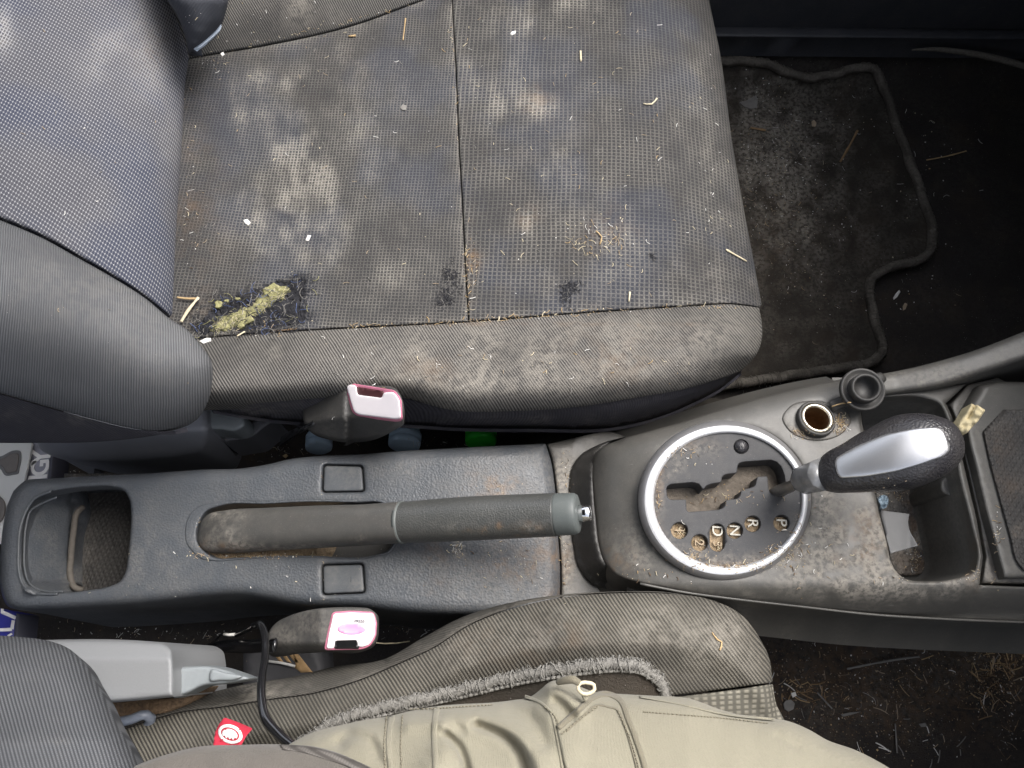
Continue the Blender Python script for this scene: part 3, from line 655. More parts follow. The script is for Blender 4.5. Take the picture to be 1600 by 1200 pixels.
for i in range(0, len(ew), 1):                    # fuzz
    p, s, u, t = fr_[i]
    for _ in range(4):
        a = rng.uniform(-.2, math.pi + .2); o = (s * math.cos(a) + u * math.sin(a) * .7); q = p + o * .0034; L = rng.uniform(.001, .0034)
        d = (o + t * rng.uniform(-1.5, 1.5) + s * rng.uniform(-.5, .5)).normalized(); ac.tube([q, q + d * L * .6, q + d * L + Vector((0, 0, -.0004))], .00014, 3)
ac.build('overlock_thread', M['rope'], padm, 'stuff')
ac = Acc(); ch = crom([(x + 2, y + 15.5) for x, y in EDGE[1:15]], False, 8.2)
for i in range(len(ch)):                          # chain stitch
    x, y = ch[i]; p = P(x, y, float(pad_z(x, y)) + .0024); ax, ay = ch[max(i - 1, 0)]; bx, by = ch[min(i + 1, len(ch) - 1)]
    t = (P(bx, by, .33) - P(ax, ay, .33)).normalized() * .0021; n_ = Vector((0, 0, 1)).cross(t) * .25
    ac.add(*tube_geo([p - t, p - t * .4 + n_, p + t * .4 + n_, p + t], [.0006, .0013, .0013, .0006], 6))
ac.build('chain_stitch', M['rope'], padm, 'stuff')

# ------------------------------------------------------------------ centre console
con = thing('centre_console', 'dirty black plastic centre console with rear tray, gear gate and front bin', 'console', P(800, 830, .1))
rear_o = np.vstack([crom([(21, 767), (38, 752), (77, 748), (140, 744), (210, 741), (315, 734), (385, 731), (420, 725), (455, 717), (500, 712.5), (560, 710), (625, 705), (730, 699), (790, 696), (851, 693)], False, 5),
                    crom([(853, 694), (861, 720), (867, 760), (872, 837), (875, 880), (875, 932), (874, 962)], False, 6),
                    crom([(872, 964), (780, 962), (695, 960), (625, 956), (560, 949), (520, 948), (472, 946), (420, 937), (385, 931), (315, 933), (245, 941), (140, 949), (60, 953), (30, 953), (12, 947), (2, 925), (0, 890), (3, 835), (10, 792)], False, 5)])
tray_h = crom([(34, 850), (37, 820), (47, 792), (66, 773), (90, 767), (140, 761), (176, 761), (194, 767), (202, 780), (205, 804), (204, 830), (200, 870), (196, 894), (188, 908), (168, 917), (140, 922), (100, 926), (64, 925), (46, 916), (37, 900), (34, 875)], True, 4)
slot_h = crom([(307, 834), (312, 815), (322, 800), (345, 791), (415, 788), (482, 785), (560, 786), (596, 787), (612, 797), (616, 825), (613, 848), (604, 861), (590, 866), (482, 868), (430, 868), (370, 871), (336, 871), (318, 860), (309, 848)], True, 4)
cov1 = [(505, 725.5), (567, 727), (570, 769), (503, 770)]; cov2 = [(503, 882), (568, 880), (571, 927), (504, 930)]
ch1, ch2 = fillet(cov1, 6), fillet(cov2, 6)
def con_z(px, py):
    z = .262 + .006 * np.clip((px - 300) / 300, 0, 1) - .012 * np.clip((px - 700) / 170, 0, 1) ** 1.5
    return z - .006 * np.clip((220 - px) / 220, 0, 1)
cd = blobs([(775, 760, 60, 50, .2), (640, 850, 60, 30, .3), (715, 855, 16, 22, .9), (780, 890, 110, 50, .55), (230, 870, 100, 60, .22), (600, 730, 90, 20, .22), (850, 760, 30, 70, .5), (505, 905, 6, 30, 1)], 61, .16, 18)
cr = blobs([(775, 765, 40, 32, 1.0), (810, 880, 50, 26, .7), (860, 850, 26, 30, .8), (680, 880, 20, 40, .5), (870, 930, 20, 20, .6), (812, 905, 8, 8, 1)], 62, .02, 16)
hf('rear_shell', rear_o, con_z, M['console'], con, holes=[tray_h, slot_h, ch1, ch2], step=7, roll=(17, .014), hroll=(5, .004), wall=[(.04, .001), (.15, .006)], hwall=[(.012, 0)], attrs=AT(cd, cr))
# step round the handbrake slot and the double rim of the tray
hf('slot_surround', crom([(289, 834), (291, 816), (299, 800), (314, 789), (336, 785), (415, 784), (482, 781), (550, 781.5), (596, 781), (616, 792), (621, 825), (618, 852), (606, 865), (593, 868), (482, 871), (437, 871), (370, 875), (336, 877), (314, 873), (298, 859), (290, 846)], True, 5),
   lambda x, y: con_z(x, y) + .0012, M['console'], con, holes=[slot_h * 1.0 + 0], step=8, roll=(2.5, .0016), hroll=(4, .003), wall=[(.004, 0)], hwall=[(.02, -.002)], attrs=AT(blobs([(310, 850, 20, 20, .3)], 63, .1), cr))
for i, cpt in enumerate((cov1, cov2)):
    cc = np.array(cpt).mean(0); q = [(x + (2.2 if x < cc[0] else -2.2), y + (2.2 if y < cc[1] else -2.2)) for x, y in cpt]
    o = hf('bolt_cover', fillet(q, 5), lambda x, y: con_z(x, y) - .0006, M['cover'], con, step=9, roll=(3, .0014), wall=[(.008, 0)], attrs=AT(blobs([(cc[0], cc[1], 40, 30, .3)], 64 + i, .2)))
    hf('cover_pocket', fillet([(x, y) for x, y in [(cc[0] - 38, cc[1] - 30), (cc[0] + 38, cc[1] - 30), (cc[0] + 38, cc[1] + 30), (cc[0] - 38, cc[1] + 30)]], 5), lambda x, y: con_z(x, y) - .009, M['black'], con, step=14, attrs=AT())
text('cover_mark', 'I', 549, 905, float(con_z(549, 905)) + .0001, .006, 0, M['cover'], con)
# storage tray: ramp from the left, lip, textured pocket
def tray_z(px, py):
    t = np.clip((px - 30) / 80, 0, 1); z = .249 - .040 * t ** 1.2
    z = np.where(px > 110, .197 + 0 * px, z)
    e = np.clip((np.abs(py - 844) - 62) / 18, 0, 1); return z + .02 * e * (px < 110)
hf('tray_ramp', crom([(26, 850), (30, 810), (42, 780), (70, 760), (113, 757), (124, 790), (114, 830), (110, 880), (112, 918), (122, 934), (60, 932), (36, 920), (28, 890)], True, 5), tray_z, M['console'], con, step=6, wall=[(.02, 0)], attrs=AT(blobs([(70, 830, 50, 50, .35), (110, 910, 12, 25, 1)], 66, .2)))
hf('tray_liner', poly([(100, 740), (240, 740), (240, 940), (100, 940)], 10), lambda x, y: .176 + .010 * np.exp(-((x - 116) / 7) ** 2), M['liner'], con, step=6, attrs=AT(blobs([(130, 860, 20, 40, .35), (120, 915, 10, 12, 1)], 67, .06), blobs([(118, 912, 12, 12, .7)], 68, .05)))
lip = crom([(131, 791, .206), (122, 799, .2105), (115, 830, .2115), (111, 870, .2115), (110, 900, .2115), (116, 917, .2105), (130, 922, .206)], False, 4)
tube('tray_lip', [tuple(p) for p in lip], [.0012] + [.0026] * (len(lip) - 2) + [.0012], mat_plain('lip_dusty', (.105, .092, .078), .8, 0, .4, nscale=300), con)
for k_, (dx, r_) in enumerate(((0, .0012), (9, .0010))):
    tube('tray_rim', [(x + dx, y + (dx if y < 800 else -dx * .4), float(con_z(x, y)) + .0002 - .004 * (dx > 0)) for x, y in [(80, 768), (54, 779), (40, 800), (32, 824), (29, 860), (30, 895), (37, 915), (54, 926), (90, 928)]], r_, M['cover'], con, sp=.004, n=8)
hf('slot_dust', crom([(300, 834), (320, 790), (480, 778), (520, 790), (530, 830), (520, 868), (430, 880), (330, 880)], True, 8), lambda x, y: .251 + .006 * fbm(x, y, 14, 6) - .006 * (y < 820) - .012 * np.clip((x - 470) / 40, 0, 1), M['tan'], con, step=5)
hf('slot_floor', poly([(280, 770), (640, 770), (640, 890), (280, 890)], 20), lambda x, y: .225 + 0 * x, M['black'], con, step=24, attrs=AT())
# front part: base strip, stepped back wall, top deck
base_o = np.vstack([crom([(855, 694), (863, 720), (869, 760), (874, 837), (877, 880), (877, 934)], False, 6), crom([(880, 960), (960, 975), (1000, 940), (1020, 930), (1000, 700), (960, 676), (900, 684)], False, 8)])
hf('front_base', base_o, lambda x, y: .246 - .006 * np.clip((x - 870) / 60, 0, 1), M['front'], con, step=8, roll=(5, .003), wall=[(.08, 0)], attrs=AT(blobs([(880, 900, 20, 50, .7), (880, 740, 20, 40, .6)], 71, .4), blobs([(885, 860, 14, 40, .8)], 72, .1)))
UPE = [(976, 684), (1020, 672), (1060, 661), (1110, 645), (1180, 624), (1250, 606), (1313, 593), (1390, 582), (1460, 566), (1530, 545), (1600, 518), (1700, 478), (1760, 450)]
back_o = [(953, 693), (938, 701), (930, 712), (926.5, 724), (925, 740), (927, 770), (931, 811), (936, 851), (941, 869), (949, 884), (962, 898), (980, 906)]
def deck_z(px, py):
    z = .300 + .006 * np.clip((px - 930) / 300, 0, 1)
    z = z - .022 * np.exp(-(np.clip(px - 922, 0, 999) / 30.)) - .016 * np.exp(-(np.clip(px - 922, 0, 999) / 90.))
    lo_ = 912 + 0 * px; z = z - .030 * np.clip((py - lo_) / 50, 0, 1) ** 1.4
    up = ip(px, UPE); d = np.clip((py - up) / 40, 0, 1); z = z - .012 * (1 - np.sqrt(np.clip(1 - (1 - d) ** 2, 0, 1)))
    return z
ringc = (1133, 782)
hring = ell(1133, 782, 132, 119, 96)
hsock = ell(1275, 656, 27, 26, 40)
bin_h = crom([(1346, 626), (1388, 621), (1442, 623), (1466, 632), (1478, 655), (1499, 752), (1517, 824), (1526, 872), (1521, 892), (1503, 901), (1445, 908), (1412, 903), (1397, 887), (1385, 845), (1373, 797), (1356, 700), (1346, 650)], True, 5)
deck_o = np.vstack([crom([(980, 906), (1000, 911), (1060, 923), (1145, 934), (1250, 946), (1355, 958), (1480, 966), (1600, 971), (1760, 978)], False, 7), poly([(1760, 978), (1760, 918), (1600, 917), (1530, 914), (1536, 870), (1526, 812), (1508, 735), (1488, 652), (1478, 630), (1510, 600), (1380, 617), (1352, 612)], 7, False)[1:-1],
                    crom([(1345, 588), (1313, 593), (1250, 606), (1180, 624), (1110, 645), (1060, 661), (1020, 672), (976, 684)], False, 6), crom(back_o, False, 4)])
deck_dust_lit = blobs([(1335, 830, 70, 55, 1.1), (1370, 880, 60, 40, .9), (1230, 860, 60, 50, .7), (1310, 900, 80, 30, .6), (1420, 925, 80, 12, .8), (1500, 905, 40, 12, .9), (1290, 780, 14, 60, .7), (1000, 860, 60, 40, .4), (1100, 930, 120, 10, .5), (1480, 770, 20, 60, .8)], 73, .10, 16)  # deck dust, strengthened at lower right to paint in warm light
frt = blobs([(1340, 822, 30, 26, .7), (1350, 865, 14, 12, .9), (1312, 875, 12, 10, .8), (1380, 850, 40, 40, .3), (960, 880, 30, 30, .6), (1245, 820, 14, 60, .5), (1520, 880, 12, 40, .6)], 74, .04, 14)
hf('front_deck', deck_o, deck_z, M['front'], con, holes=[hring, hsock, bin_h], step=7, roll=(5, .003), hroll=(6, .004), wall=[(.03, .004), (.055, .022)], hwall=[(.010, 0)], attrs=AT(deck_dust_lit, frt))
lw = np.vstack([crom([(975, 905), (1060, 924), (1145, 935), (1250, 947), (1355, 959), (1480, 967), (1600, 972), (1760, 979)], False, 8), poly([(1760, 990), (1600, 983), (1390, 979), (1285, 975), (1197, 966), (1145, 952), (1060, 940), (975, 922)], 8, False)])
hf('lower_side', lw, lambda x, y: .268 - .0011 * np.clip(y - 930, 0, 60), M['front'], con, step=7, wall=[(.15, .0)], attrs=AT(blobs([(1300, 962, 200, 8, .7)], 75, .3, 12), blobs([(1350, 975, 200, 8, .5)], 79, .1, 10)))
tube('side_seam', [(1000, 912, .2985), (1060, 924, .295), (1145, 935.5, .292), (1250, 947.5, .286), (1355, 959.5, .281), (1480, 967.5, .279), (1620, 973, .278)], .0011, M['front'], con, sp=.01, n=6)
rail = np.vstack([crom([(1335, 590), (1390, 582), (1460, 566), (1530, 545), (1600, 518), (1700, 478), (1770, 446)], False, 7), crom([(1770, 505), (1700, 530), (1600, 563), (1530, 585), (1460, 606), (1420, 613), (1380, 619), (1340, 622)], False, 7)])
hf('side_rail', rail, lambda x, y: .312 + .05 * np.clip((x - 1400) / 400, 0, 1), M['front'], con, step=6, roll=(10, .009), wall=[(.03, .0), (.12, .0)], attrs=AT(blobs([(1450, 590, 100, 20, .5)], 76, .3)))
bw = np.vstack([np.array(back_o[::-1]), np.array([(976, 684)]), crom([(952, 690), (930, 699), (908, 712), (895, 728), (890, 755), (891, 800), (896, 850), (909, 892), (926, 910), (975, 922)], False, 8)])
bw = np.vstack([crom([(982, 910), (962, 900), (949, 886), (941, 871), (936, 853), (931, 813), (927, 772), (925.5, 740), (927, 724), (931, 711), (939, 700), (955, 691), (978, 682)], False, 6), crom([(950, 689), (928, 698), (907, 711), (895, 728), (890, 755), (891, 800), (896, 850), (908, 891), (925, 911), (970, 924)], False, 7)])
hf('step_wall', bw, lambda x, y: .246 + .030 * np.clip((pdist(np.stack([x, y], -1), np.array([(950, 689), (928, 698), (907, 711), (895, 728), (890, 755), (891, 800), (896, 850), (908, 891), (925, 911), (970, 924)], float), False)) / 33, 0, 1) ** 1.2, M['black'], con, step=5, wall=[(.02, 0)], attrs=AT())  # black material paints in the shadow on this rear-facing step
# gear gate
gz = .3065
def ringprof(): return None
gate_pts = np.array([(262, 530), (268, 515), (285, 502), (300, 498), (440, 487), (480, 497), (508, 537), (530, 510), (560, 498), (630, 487), (634, 452), (650, 437), (675, 431), (733, 425), (740, 372), (752, 358), (778, 350), (960, 337), (1000, 350), (1030, 380), (1050, 430), (1062, 500), (1070, 555), (1062, 572), (1040, 580), (990, 570), (960, 562), (948, 540), (940, 455), (930, 446), (870, 450), (860, 500), (848, 518), (800, 530), (762, 545), (758, 575), (740, 596), (670, 605), (660, 610), (655, 640), (640, 660), (610, 671), (410, 686), (397, 672), (394, 602), (310, 604), (285, 603), (268, 580)]) / 4.285 + np.array([980, 640])
gate_h = fillet(gate_pts, 2.2, 2.0)
dots = [('1', 1061.7, 829, 13.0, 0), ('2', 1093, 848, 13.0, 0), ('D', 1120.7, 840, 11.7, 10), ('N', 1148, 829, 12.6, 0), ('R', 1176, 818.5, 12.6, 0), ('P', 1221, 817, 12.6, 0)]
def caps(x, y, r, h):
    if not h: return ell(x, y, r, r, 28)
    t = np.linspace(0, math.pi, 14); return np.vstack([np.stack([x - r * np.cos(t), y - h - r * np.sin(t)], -1), np.stack([x + r * np.cos(t), y + h + r * np.sin(t)], -1)])
dholes = [caps(x, y, r, h) for _, x, y, r, h in dots]
lock_h = ell(1158, 698, 11.5, 11, 28)
gd = blobs([(1060, 700, 70, 14, .5), (1200, 880, 60, 14, 1), (1140, 884, 60, 12, 1), (1085, 870, 30, 14, .9), (1040, 850, 20, 20, .7), (1245, 840, 12, 30, .8), (1050, 720, 20, 30, .6), (1030, 760, 8, 50, .7)], 81, .08, 12)
gr = blobs([(1140, 886, 90, 9, .6), (1030, 760, 8, 60, .7), (1225, 870, 30, 12, .5), (1060, 690, 40, 10, .6)], 82, .03, 12)
hf('gate_plate', ell(1137, 781, 117, 106, 96), lambda x, y: gz + 0 * x, M['gate'], con, holes=[gate_h, lock_h] + dholes, step=7, roll=(2, .001), hroll=(1.6, .0008), wall=[(.01, 0)], hwall=[(.020, -.0004)], attrs=AT(gd, gr))
hf('gate_channel', poly([(1030, 705), (1240, 705), (1240, 810), (1030, 810)], 12), lambda x, y: gz - .019 + .004 * fbm(x, y, 16, 9), mat_plain('channel_dirt', (.125, .106, .086), .95, 0, .5, nscale=260, bs=.9, bd=.002), con, step=6)
hf('dirt_under_marks', poly([(1040, 808), (1242, 808), (1242, 876), (1040, 876)], 10), lambda x, y: gz - .0068 + .0024 * fbm(x, y, 6, 10), M['tan'], con, step=4)
for ch_, x, y, r, h in dots:
    if ch_ in 'DNRP': text('gate_letter', ch_, x + (.5), y - (10 if h else 0), gz - .0036, .0118, R(-94), M['letter'], con, bold=.00005)
    else: text('gate_letter', ch_, x, y, gz - .0040, .0105, R(-94), M['letter_d'], con)
text('gate_letter', '3', 1121, 850, gz - .0038, .0095, R(-94), M['letter_d'], con)
m_ = mpp(1158, 698, gz)
lathe('shift_lock_button', [(10.8 * m_, -.006), (10.8 * m_, -.001), (10 * m_, .001), (8 * m_, .0022), (5 * m_, .0029), (2.5 * m_, .0032), (.0001, .0033)], M['knob'], P(1158, 698, gz), con, 32)
cx_, cy_ = ringc; mr = mpp(cx_, cy_, gz)
def ering(name, prof, mat):                        # elliptical ring: (outset px from the plate edge, height)
    V, Fc = [], []; n = 96
    for o_, h_ in prof:
        f_ = np.clip(o_ / 20, 0, 1); c = (1137 + (1133 - 1137) * f_, 781 + f_); e = ell(c[0], c[1], 115.5 + o_, 104.5 + o_, n); V.append(PW(e[:, 0], e[:, 1], gz + h_))
    V = np.vstack(V)
    for i in range(len(prof) - 1):
        for k in range(n): Fc.append((i*n+k, i*n+(k+1) % n, (i+1)*n+(k+1) % n, (i+1)*n+k))
    return mesh(name, V, Fc, mat, con, uv=V[:, :2])
ering('chrome_ring', [(-1, -.004), (0, .0005), (1.0, .0018), (3.0, .0029), (6, .0034), (9, .0032), (12, .0024)], M['satin'])
ering('ring_bezel', [(11.6, .0024), (13, .0019), (15.5, .0006), (18, -.0012), (20.5, -.004), (21, -.012)], M['satin_d'])
# accessory socket and its hinged cap
hf('socket_recess', crom([(1222, 653), (1235, 634), (1262, 626), (1295, 630), (1322, 640), (1330, 656), (1318, 676), (1290, 688), (1258, 686), (1233, 673)], True, 4), lambda x, y: deck_z(x, y) + .0012, M['front'], con, holes=[ell(1275, 656, 27, 26, 40)], step=5, roll=(3, .0016), wall=[(.003, 0)], hroll=(3, .002), hwall=[(.01, 0)], attrs=AT(blobs([(1315, 660, 14, 16, 1), (1250, 675, 20, 14, 1)], 91, .3), blobs([(1315, 660, 14, 14, .7), (1250, 678, 20, 8, .8)], 92, .1)))
sp_ = P(1275, 655, .3085); ms = mpp(1275, 655, .3085); sax = Vector((.06, .10, 1)).normalized()
sock = lathe('power_socket', [(29.5 * ms, -.010), (30 * ms, .001), (29 * ms, .0026), (26.5 * ms, .0030), (25 * ms, .0022), (24 * ms, -.004)], M['black'], sp_, con, 48, sax)
lathe('socket_rim', [(24.3 * ms, .0016), (23.8 * ms, .0028), (22.2 * ms, .0033), (20.4 * ms, .0030), (19.4 * ms, .0012)], M['brass'], sp_, sock, 48, sax)
lathe('socket_barrel', [(19.4 * ms, .0014), (19.0 * ms, -.012), (18.4 * ms, -.030), (.0002, -.032)], M['rusty'], sp_, sock, 40, sax)
cp = P(1347, 609, .324); mc = mpp(1347, 609, .324); cax = Vector((-.10, -.16, 1)).normalized()
capo = lathe('socket_cap', [(.0002, .0010), (20 * mc, .0010), (23 * mc, .0008), (27 * mc, .0010), (30 * mc, .0022), (32.5 * mc, .0026), (34 * mc, .0014), (34 * mc, -.0016), (30 * mc, -.0035), (.0002, -.0035)], M['black'], cp, con, 48, cax)
lathe('cap_plug', [(23 * mc, .0006), (22.5 * mc, .0085), (21 * mc, .0098), (18.5 * mc, .0098), (17 * mc, .0085), (16.5 * mc, .0014), (.0002, .0014)], M['black'], cp, capo, 40, cax)
tube('cap_tab', [(1368, 596, .325), (1376, 592, .325), (1381, 597, .324)], [.0055, .0058, .0036], M['black'], capo, sp=.002, flat=.35)
tube('cap_tether', [(1298, 636, .311), (1310, 630, .314), (1324, 624, .320)], [(.0045, .0012)] * 3, M['black'], con, sp=.003)
# front bin
hf('bin_floor', poly([(1300, 590), (1560, 590), (1580, 940), (1340, 940)], 12), lambda x, y: .225 + 0 * x, M['front'], con, step=10, attrs=AT(blobs([(1480, 860, 50, 40, .3)], 93, .2)))
binw = bin_h
def binring():
    n = len(binw); V, Fc = [], []; c = binw.mean(0)
    top = PW(binw[:, 0], binw[:, 1], .301); m0 = top.mean(0)
    for z_, k_ in ((.303, 1.012), (.296, 1.0), (.270, .985), (.240, .96), (.226, .92), (.2255, .85)):
        w = m0 + (top - m0) * k_; w[:, 2] = z_; V.append(w)
    V = np.vstack(V)
    for i in range(5):
        for k in range(n): Fc.append((i*n+k, i*n+(k+1) % n, (i+1)*n+(k+1) % n, (i+1)*n+k))
    mesh('bin_wall', V, Fc, M['front'], con, uv=V[:, :2], attrs={'dirt': np.full(len(V), .15), 'rust': np.zeros(len(V))})
binring()
tube('bin_rim', [(x, y, .3035) for x, y in [(1349, 622), (1388, 617.5), (1444, 619), (1470, 629), (1482, 652), (1503, 750), (1521, 822), (1530.5, 873), (1525, 896), (1505, 906), (1445, 913)]], .0011, M['gate'], con, sp=.006, n=8)
hf('bin_liner', crom([(1365, 730), (1420, 745), (1440, 780), (1452, 840), (1456, 872), (1446, 893), (1420, 900), (1395, 895), (1380, 840), (1368, 790)], True, 5), lambda x, y: .229 + .002 * fbm(x, y, 10, 12), M['liner'], con, step=6, roll=(4, .003), wall=[(.003, 0)], attrs=AT(blobs([(1430, 870, 40, 40, .9), (1400, 760, 30, 30, .7)], 94, .6), blobs([(1430, 820, 30, 80, .6)], 95, .3)))
hf('bin_divider', crom([(1470, 750), (1486, 742), (1494, 752), (1502, 790), (1508, 818), (1496, 800), (1484, 778), (1470, 768)], True, 4), lambda x, y: .285 + 0 * x, M['front'], con, step=5, roll=(5, .005), wall=[(.055, 0)], attrs=AT(blobs([(1490, 760, 20, 30, 1)], 96, .6)))
# front lip and the pocket with rubber liner at the dash end
shf = np.vstack([poly([(1484, 632), (1512, 601), (1560, 590), (1640, 640), (1760, 690), (1760, 916), (1600, 912), (1534, 911), (1540, 870), (1530, 812), (1512, 735), (1492, 652)], 7)])
hf('dash_shelf', shf, lambda x, y: .2985 + 0 * x, M['front'], con, step=8, roll=(4, .002), wall=[(.05, 0)], attrs=AT(blobs([(1545, 860, 20, 50, .8), (1560, 900, 40, 12, .8)], 97, .25), blobs([(1552, 850, 10, 60, .7)], 98, .1)))
stp = np.vstack([crom([(1506, 640), (1512, 686), (1524, 733), (1540, 800), (1556, 860), (1568, 903)], False, 6), poly([(1568, 904), (1760, 898), (1760, 600), (1560, 596), (1520, 604)], 8, False)])
hf('shelf_step', stp, lambda x, y: .3095 + 0 * x, M['front'], con, step=8, roll=(6, .004), wall=[(.014, 0)], attrs=AT(blobs([(1530, 720, 10, 80, .3)], 99, .2)))
lin = np.vstack([crom([(1536, 674), (1548, 728), (1562, 780), (1578, 838), (1590, 880), (1600, 892)], False, 6), poly([(1602, 893), (1760, 888), (1760, 640), (1560, 640)], 8, False)])
hf('shelf_liner', lin, lambda x, y: .3125 + 0 * x, M['liner'], con, step=9, roll=(3, .002), wall=[(.004, 0)], attrs=AT(blobs([(1588, 828, 10, 10, .9)], 100, .2), blobs([(1588, 828, 10, 10, 1), (1560, 740, 30, 50, .3)], 101, .1)))

# ------------------------------------------------------------------ handbrake lever
hb = thing('handbrake_lever', 'black handbrake lever lying in its dusty console slot', 'handbrake', P(420, 832, .25))
sl = tube('sleeve', [(318, 834, .250), (330, 833, .254), (360, 830.5, .262), (420, 827, .270), (500, 823, .281), (570, 820, .290), (628, 816, .298)], [(.012, .006), (.0160, .012), (.0176, .016), (.0171, .017), (.0166, .0165), (.0158, .016), (.0158, .0158)], M['lever'], hb, n=48, sp=.003, sq=2.6, attrs=AT(blobs([(345, 840, 30, 22, .8), (400, 857, 90, 7, 1.2), (340, 805, 40, 10, .9), (560, 846, 30, 8, .5), (470, 855, 100, 5, .8)], 131, .07, 12), blobs([(330, 855, 40, 10, .8), (400, 862, 80, 5, .8)], 132, .05, 12)))
tube('sleeve_ridge', [(360, 828, .2786), (480, 821.5, .2945), (626, 812.5, .3135)], .0006, M['lever'], hb, n=6, sp=.01)
tube('grip_ring', [(625, 816.3, .2975), (631, 815.9, .2984)], .0166, M['capg'], hb, n=32)
tube('grip', [(630, 816, .2982), (650, 815, .301), (690, 812.5, .306), (735, 810, .312), (800, 807, .320), (840, 805.3, .325), (868, 804, .3285)], [.0160, .0163, .0167, .0169, .0166, .0163, .0162], M['grip'], hb, n=64, sp=.0022, attrs=AT(blobs([(832, 822, 18, 7, 1.2), (720, 825, 60, 10, .3)], 133, .04, 12), blobs([(826, 823, 20, 7, 1.6), (780, 822, 5, 5, 1.4), (757, 828, 6, 5, 1.6), (808, 837, 14, 4, 1.6), (730, 830, 8, 4, .8)], 134, .02, 9)))
tube('grip_cap', [(868.5, 804, .3285), (871, 803.8, .329), (890, 803, .331), (899, 802.6, .3322), (903, 802.4, .3327), (904.5, 802.3, .3329)], [.0156, .0158, .0156, .0153, .0142, .0118], M['capg'], hb, n=36)
tube('release_button', [(902, 802.4, .3325), (915, 801.8, .334), (921, 801.5, .3348), (924, 801.3, .3352), (925, 801.2, .3353)], [.0063, .0063, .0060, .0048, .0015], M['chrome'], hb, n=28)

# ------------------------------------------------------------------ gear lever
gl = thing('gear_lever', 'black leather gear lever with silver inlaid knob above the gate', 'gear lever', P(1215, 768, .30))
tube('shaft', [(1208, 770, .294), (1213, 768.5, .302), (1240, 758, .333), (1262, 748, .352)], [(.0035, .005), (.0042, .0055), (.0042, .005), (.0042, .005)], M['steel'], gl, n=14, sp=.004)
tube('collar', [(1250, 752, .343), (1254, 750.5, .347), (1266, 746.5, .357), (1285, 741, .370)], [.0078, .0100, .0112, .0118], M['clear'], gl, n=8, sp=.004)
kx = [1273, 1279, 1290, 1310, 1335, 1355, 1388, 1424, 1454, 1478, 1493, 1499, 1501.5]
kt = [731, 717, 706, 695, 679, 668, 651, 646, 650, 660, 677, 690, 703]; kb = [747, 756, 764, 769, 769, 768.5, 767, 765, 755, 743, 730, 720, 707]
kz = [.366, .367, .370, .374, .379, .383, .389, .394, .397, .398, .397, .396, .395]; kh = [.004, .0085, .0125, .016, .0185, .020, .0215, .0215, .0195, .016, .011, .007, .002]
pr = [list(P(x, (a + b) / 2, z)) + [(b - a) / 2 * mpp(x, (a + b) / 2, z), h] for x, a, b, z, h in zip(kx, kt, kb, kz, kh)]
c7 = crom(pr, False, .0035); V, Fc = [], []; n = 40
yv = (P(1380, 660, .385) - P(1380, 760, .385)).normalized(); zv = Vector((0, .08, 1)).normalized()
for q in c7:
    for k in range(n):
        a = 2 * math.pi * k / n; c, d = math.cos(a), math.sin(a)
        V.append(tuple(Vector(q[:3]) + yv * max(q[3], 1e-4) * math.copysign(abs(c) ** .9, c) + zv * max(q[4], 1e-4) * math.copysign(abs(d) ** .9, d)))
m = len(c7)
for i in range(m - 1):
    for k in range(n): Fc.append((i*n+k, i*n+(k+1) % n, (i+1)*n+(k+1) % n, (i+1)*n+k))
Fc += [tuple(range(n)), tuple((m-1)*n+k for k in range(n))]
V = np.array(V); knob = mesh('knob', V, Fc, M['knob'], gl, uv=V[:, :2])
from mathutils.bvhtree import BVHTree
def caster(objs):
    bpy.context.view_layer.update(); trees = []
    for o in objs:
        mw = o.matrix_world; trees.append(BVHTree.FromPolygons([mw @ v.co for v in o.data.vertices], [tuple(p.vertices) for p in o.data.polygons]))
    org = Vector((0, 0, H))
    def f(px, py, dflt=None):
        d = (P(px, py, 0.0) - org).normalized(); best = None
        for t in trees:
            h = t.ray_cast(org, d)
            if h[0] is not None and (best is None or h[3] < best[3]): best = h
        return best
    return f
kc = caster([knob])
def on(cf, off, dflt):
    def f(px, py):
        out = np.empty(np.shape(px))
        for i, (a, b) in enumerate(zip(np.ravel(px), np.ravel(py))):
            h = cf(a, b); out.flat[i] = (h[0].z + off) if h else dflt
        return out
    return f
ins = fillet([(1303, 717), (1322, 706), (1340, 696), (1382, 679), (1430, 669.5), (1462, 667.5), (1473, 671), (1480, 686), (1485.5, 703), (1476, 713), (1445, 723.5), (1400, 737), (1352, 745), (1313, 747.5), (1307, 738)], 9, 3)
hf('silver_insert', ins, on(kc, .0010, .40), M['silver'], gl, step=5, roll=(3, .0009), wall=[(.004, 0)])

# ------------------------------------------------------------------ seat belt buckles
def prism(name, rows, mat, parent, world=False, attrs=None):
    """lofted closed sections, each a list of (px,py,z)"""
    V, Fc = [], []; n = len(rows[0])
    for r in rows: V += [tuple(P(*p)) for p in r]
    for i in range(len(rows) - 1):
        for k in range(n): Fc.append((i*n+k, i*n+(k+1) % n, (i+1)*n+(k+1) % n, (i+1)*n+k))
    Fc += [tuple(range(n))[::-1], tuple((len(rows)-1)*n+k for k in range(n))]
    V = np.array(V); o = mesh(name, V, Fc, mat, parent, uv=V[:, :2])
    bv = o.modifiers.new('bevel', 'BEVEL'); bv.width = .003; bv.segments = 3; bv.limit_method = 'ANGLE'; bv.angle_limit = R(25)
    return o
bk = thing('seatbelt_buckle', 'seat belt buckle with white button beside the passenger seat bolster', 'buckle', P(560, 645, .2), 'seat belt buckles')
zt = lambda x, y: .318 + .0004 * (x - 545) - .00022 * (y - 605)
body = crom([(473, 645), (475, 637), (505, 618), (537, 600), (546, 599), (580, 602), (620, 609), (628, 622), (630, 650), (627, 658), (616, 665), (597, 676), (579, 683), (548, 687), (507, 682), (482, 672), (475, 660)], True, 4)
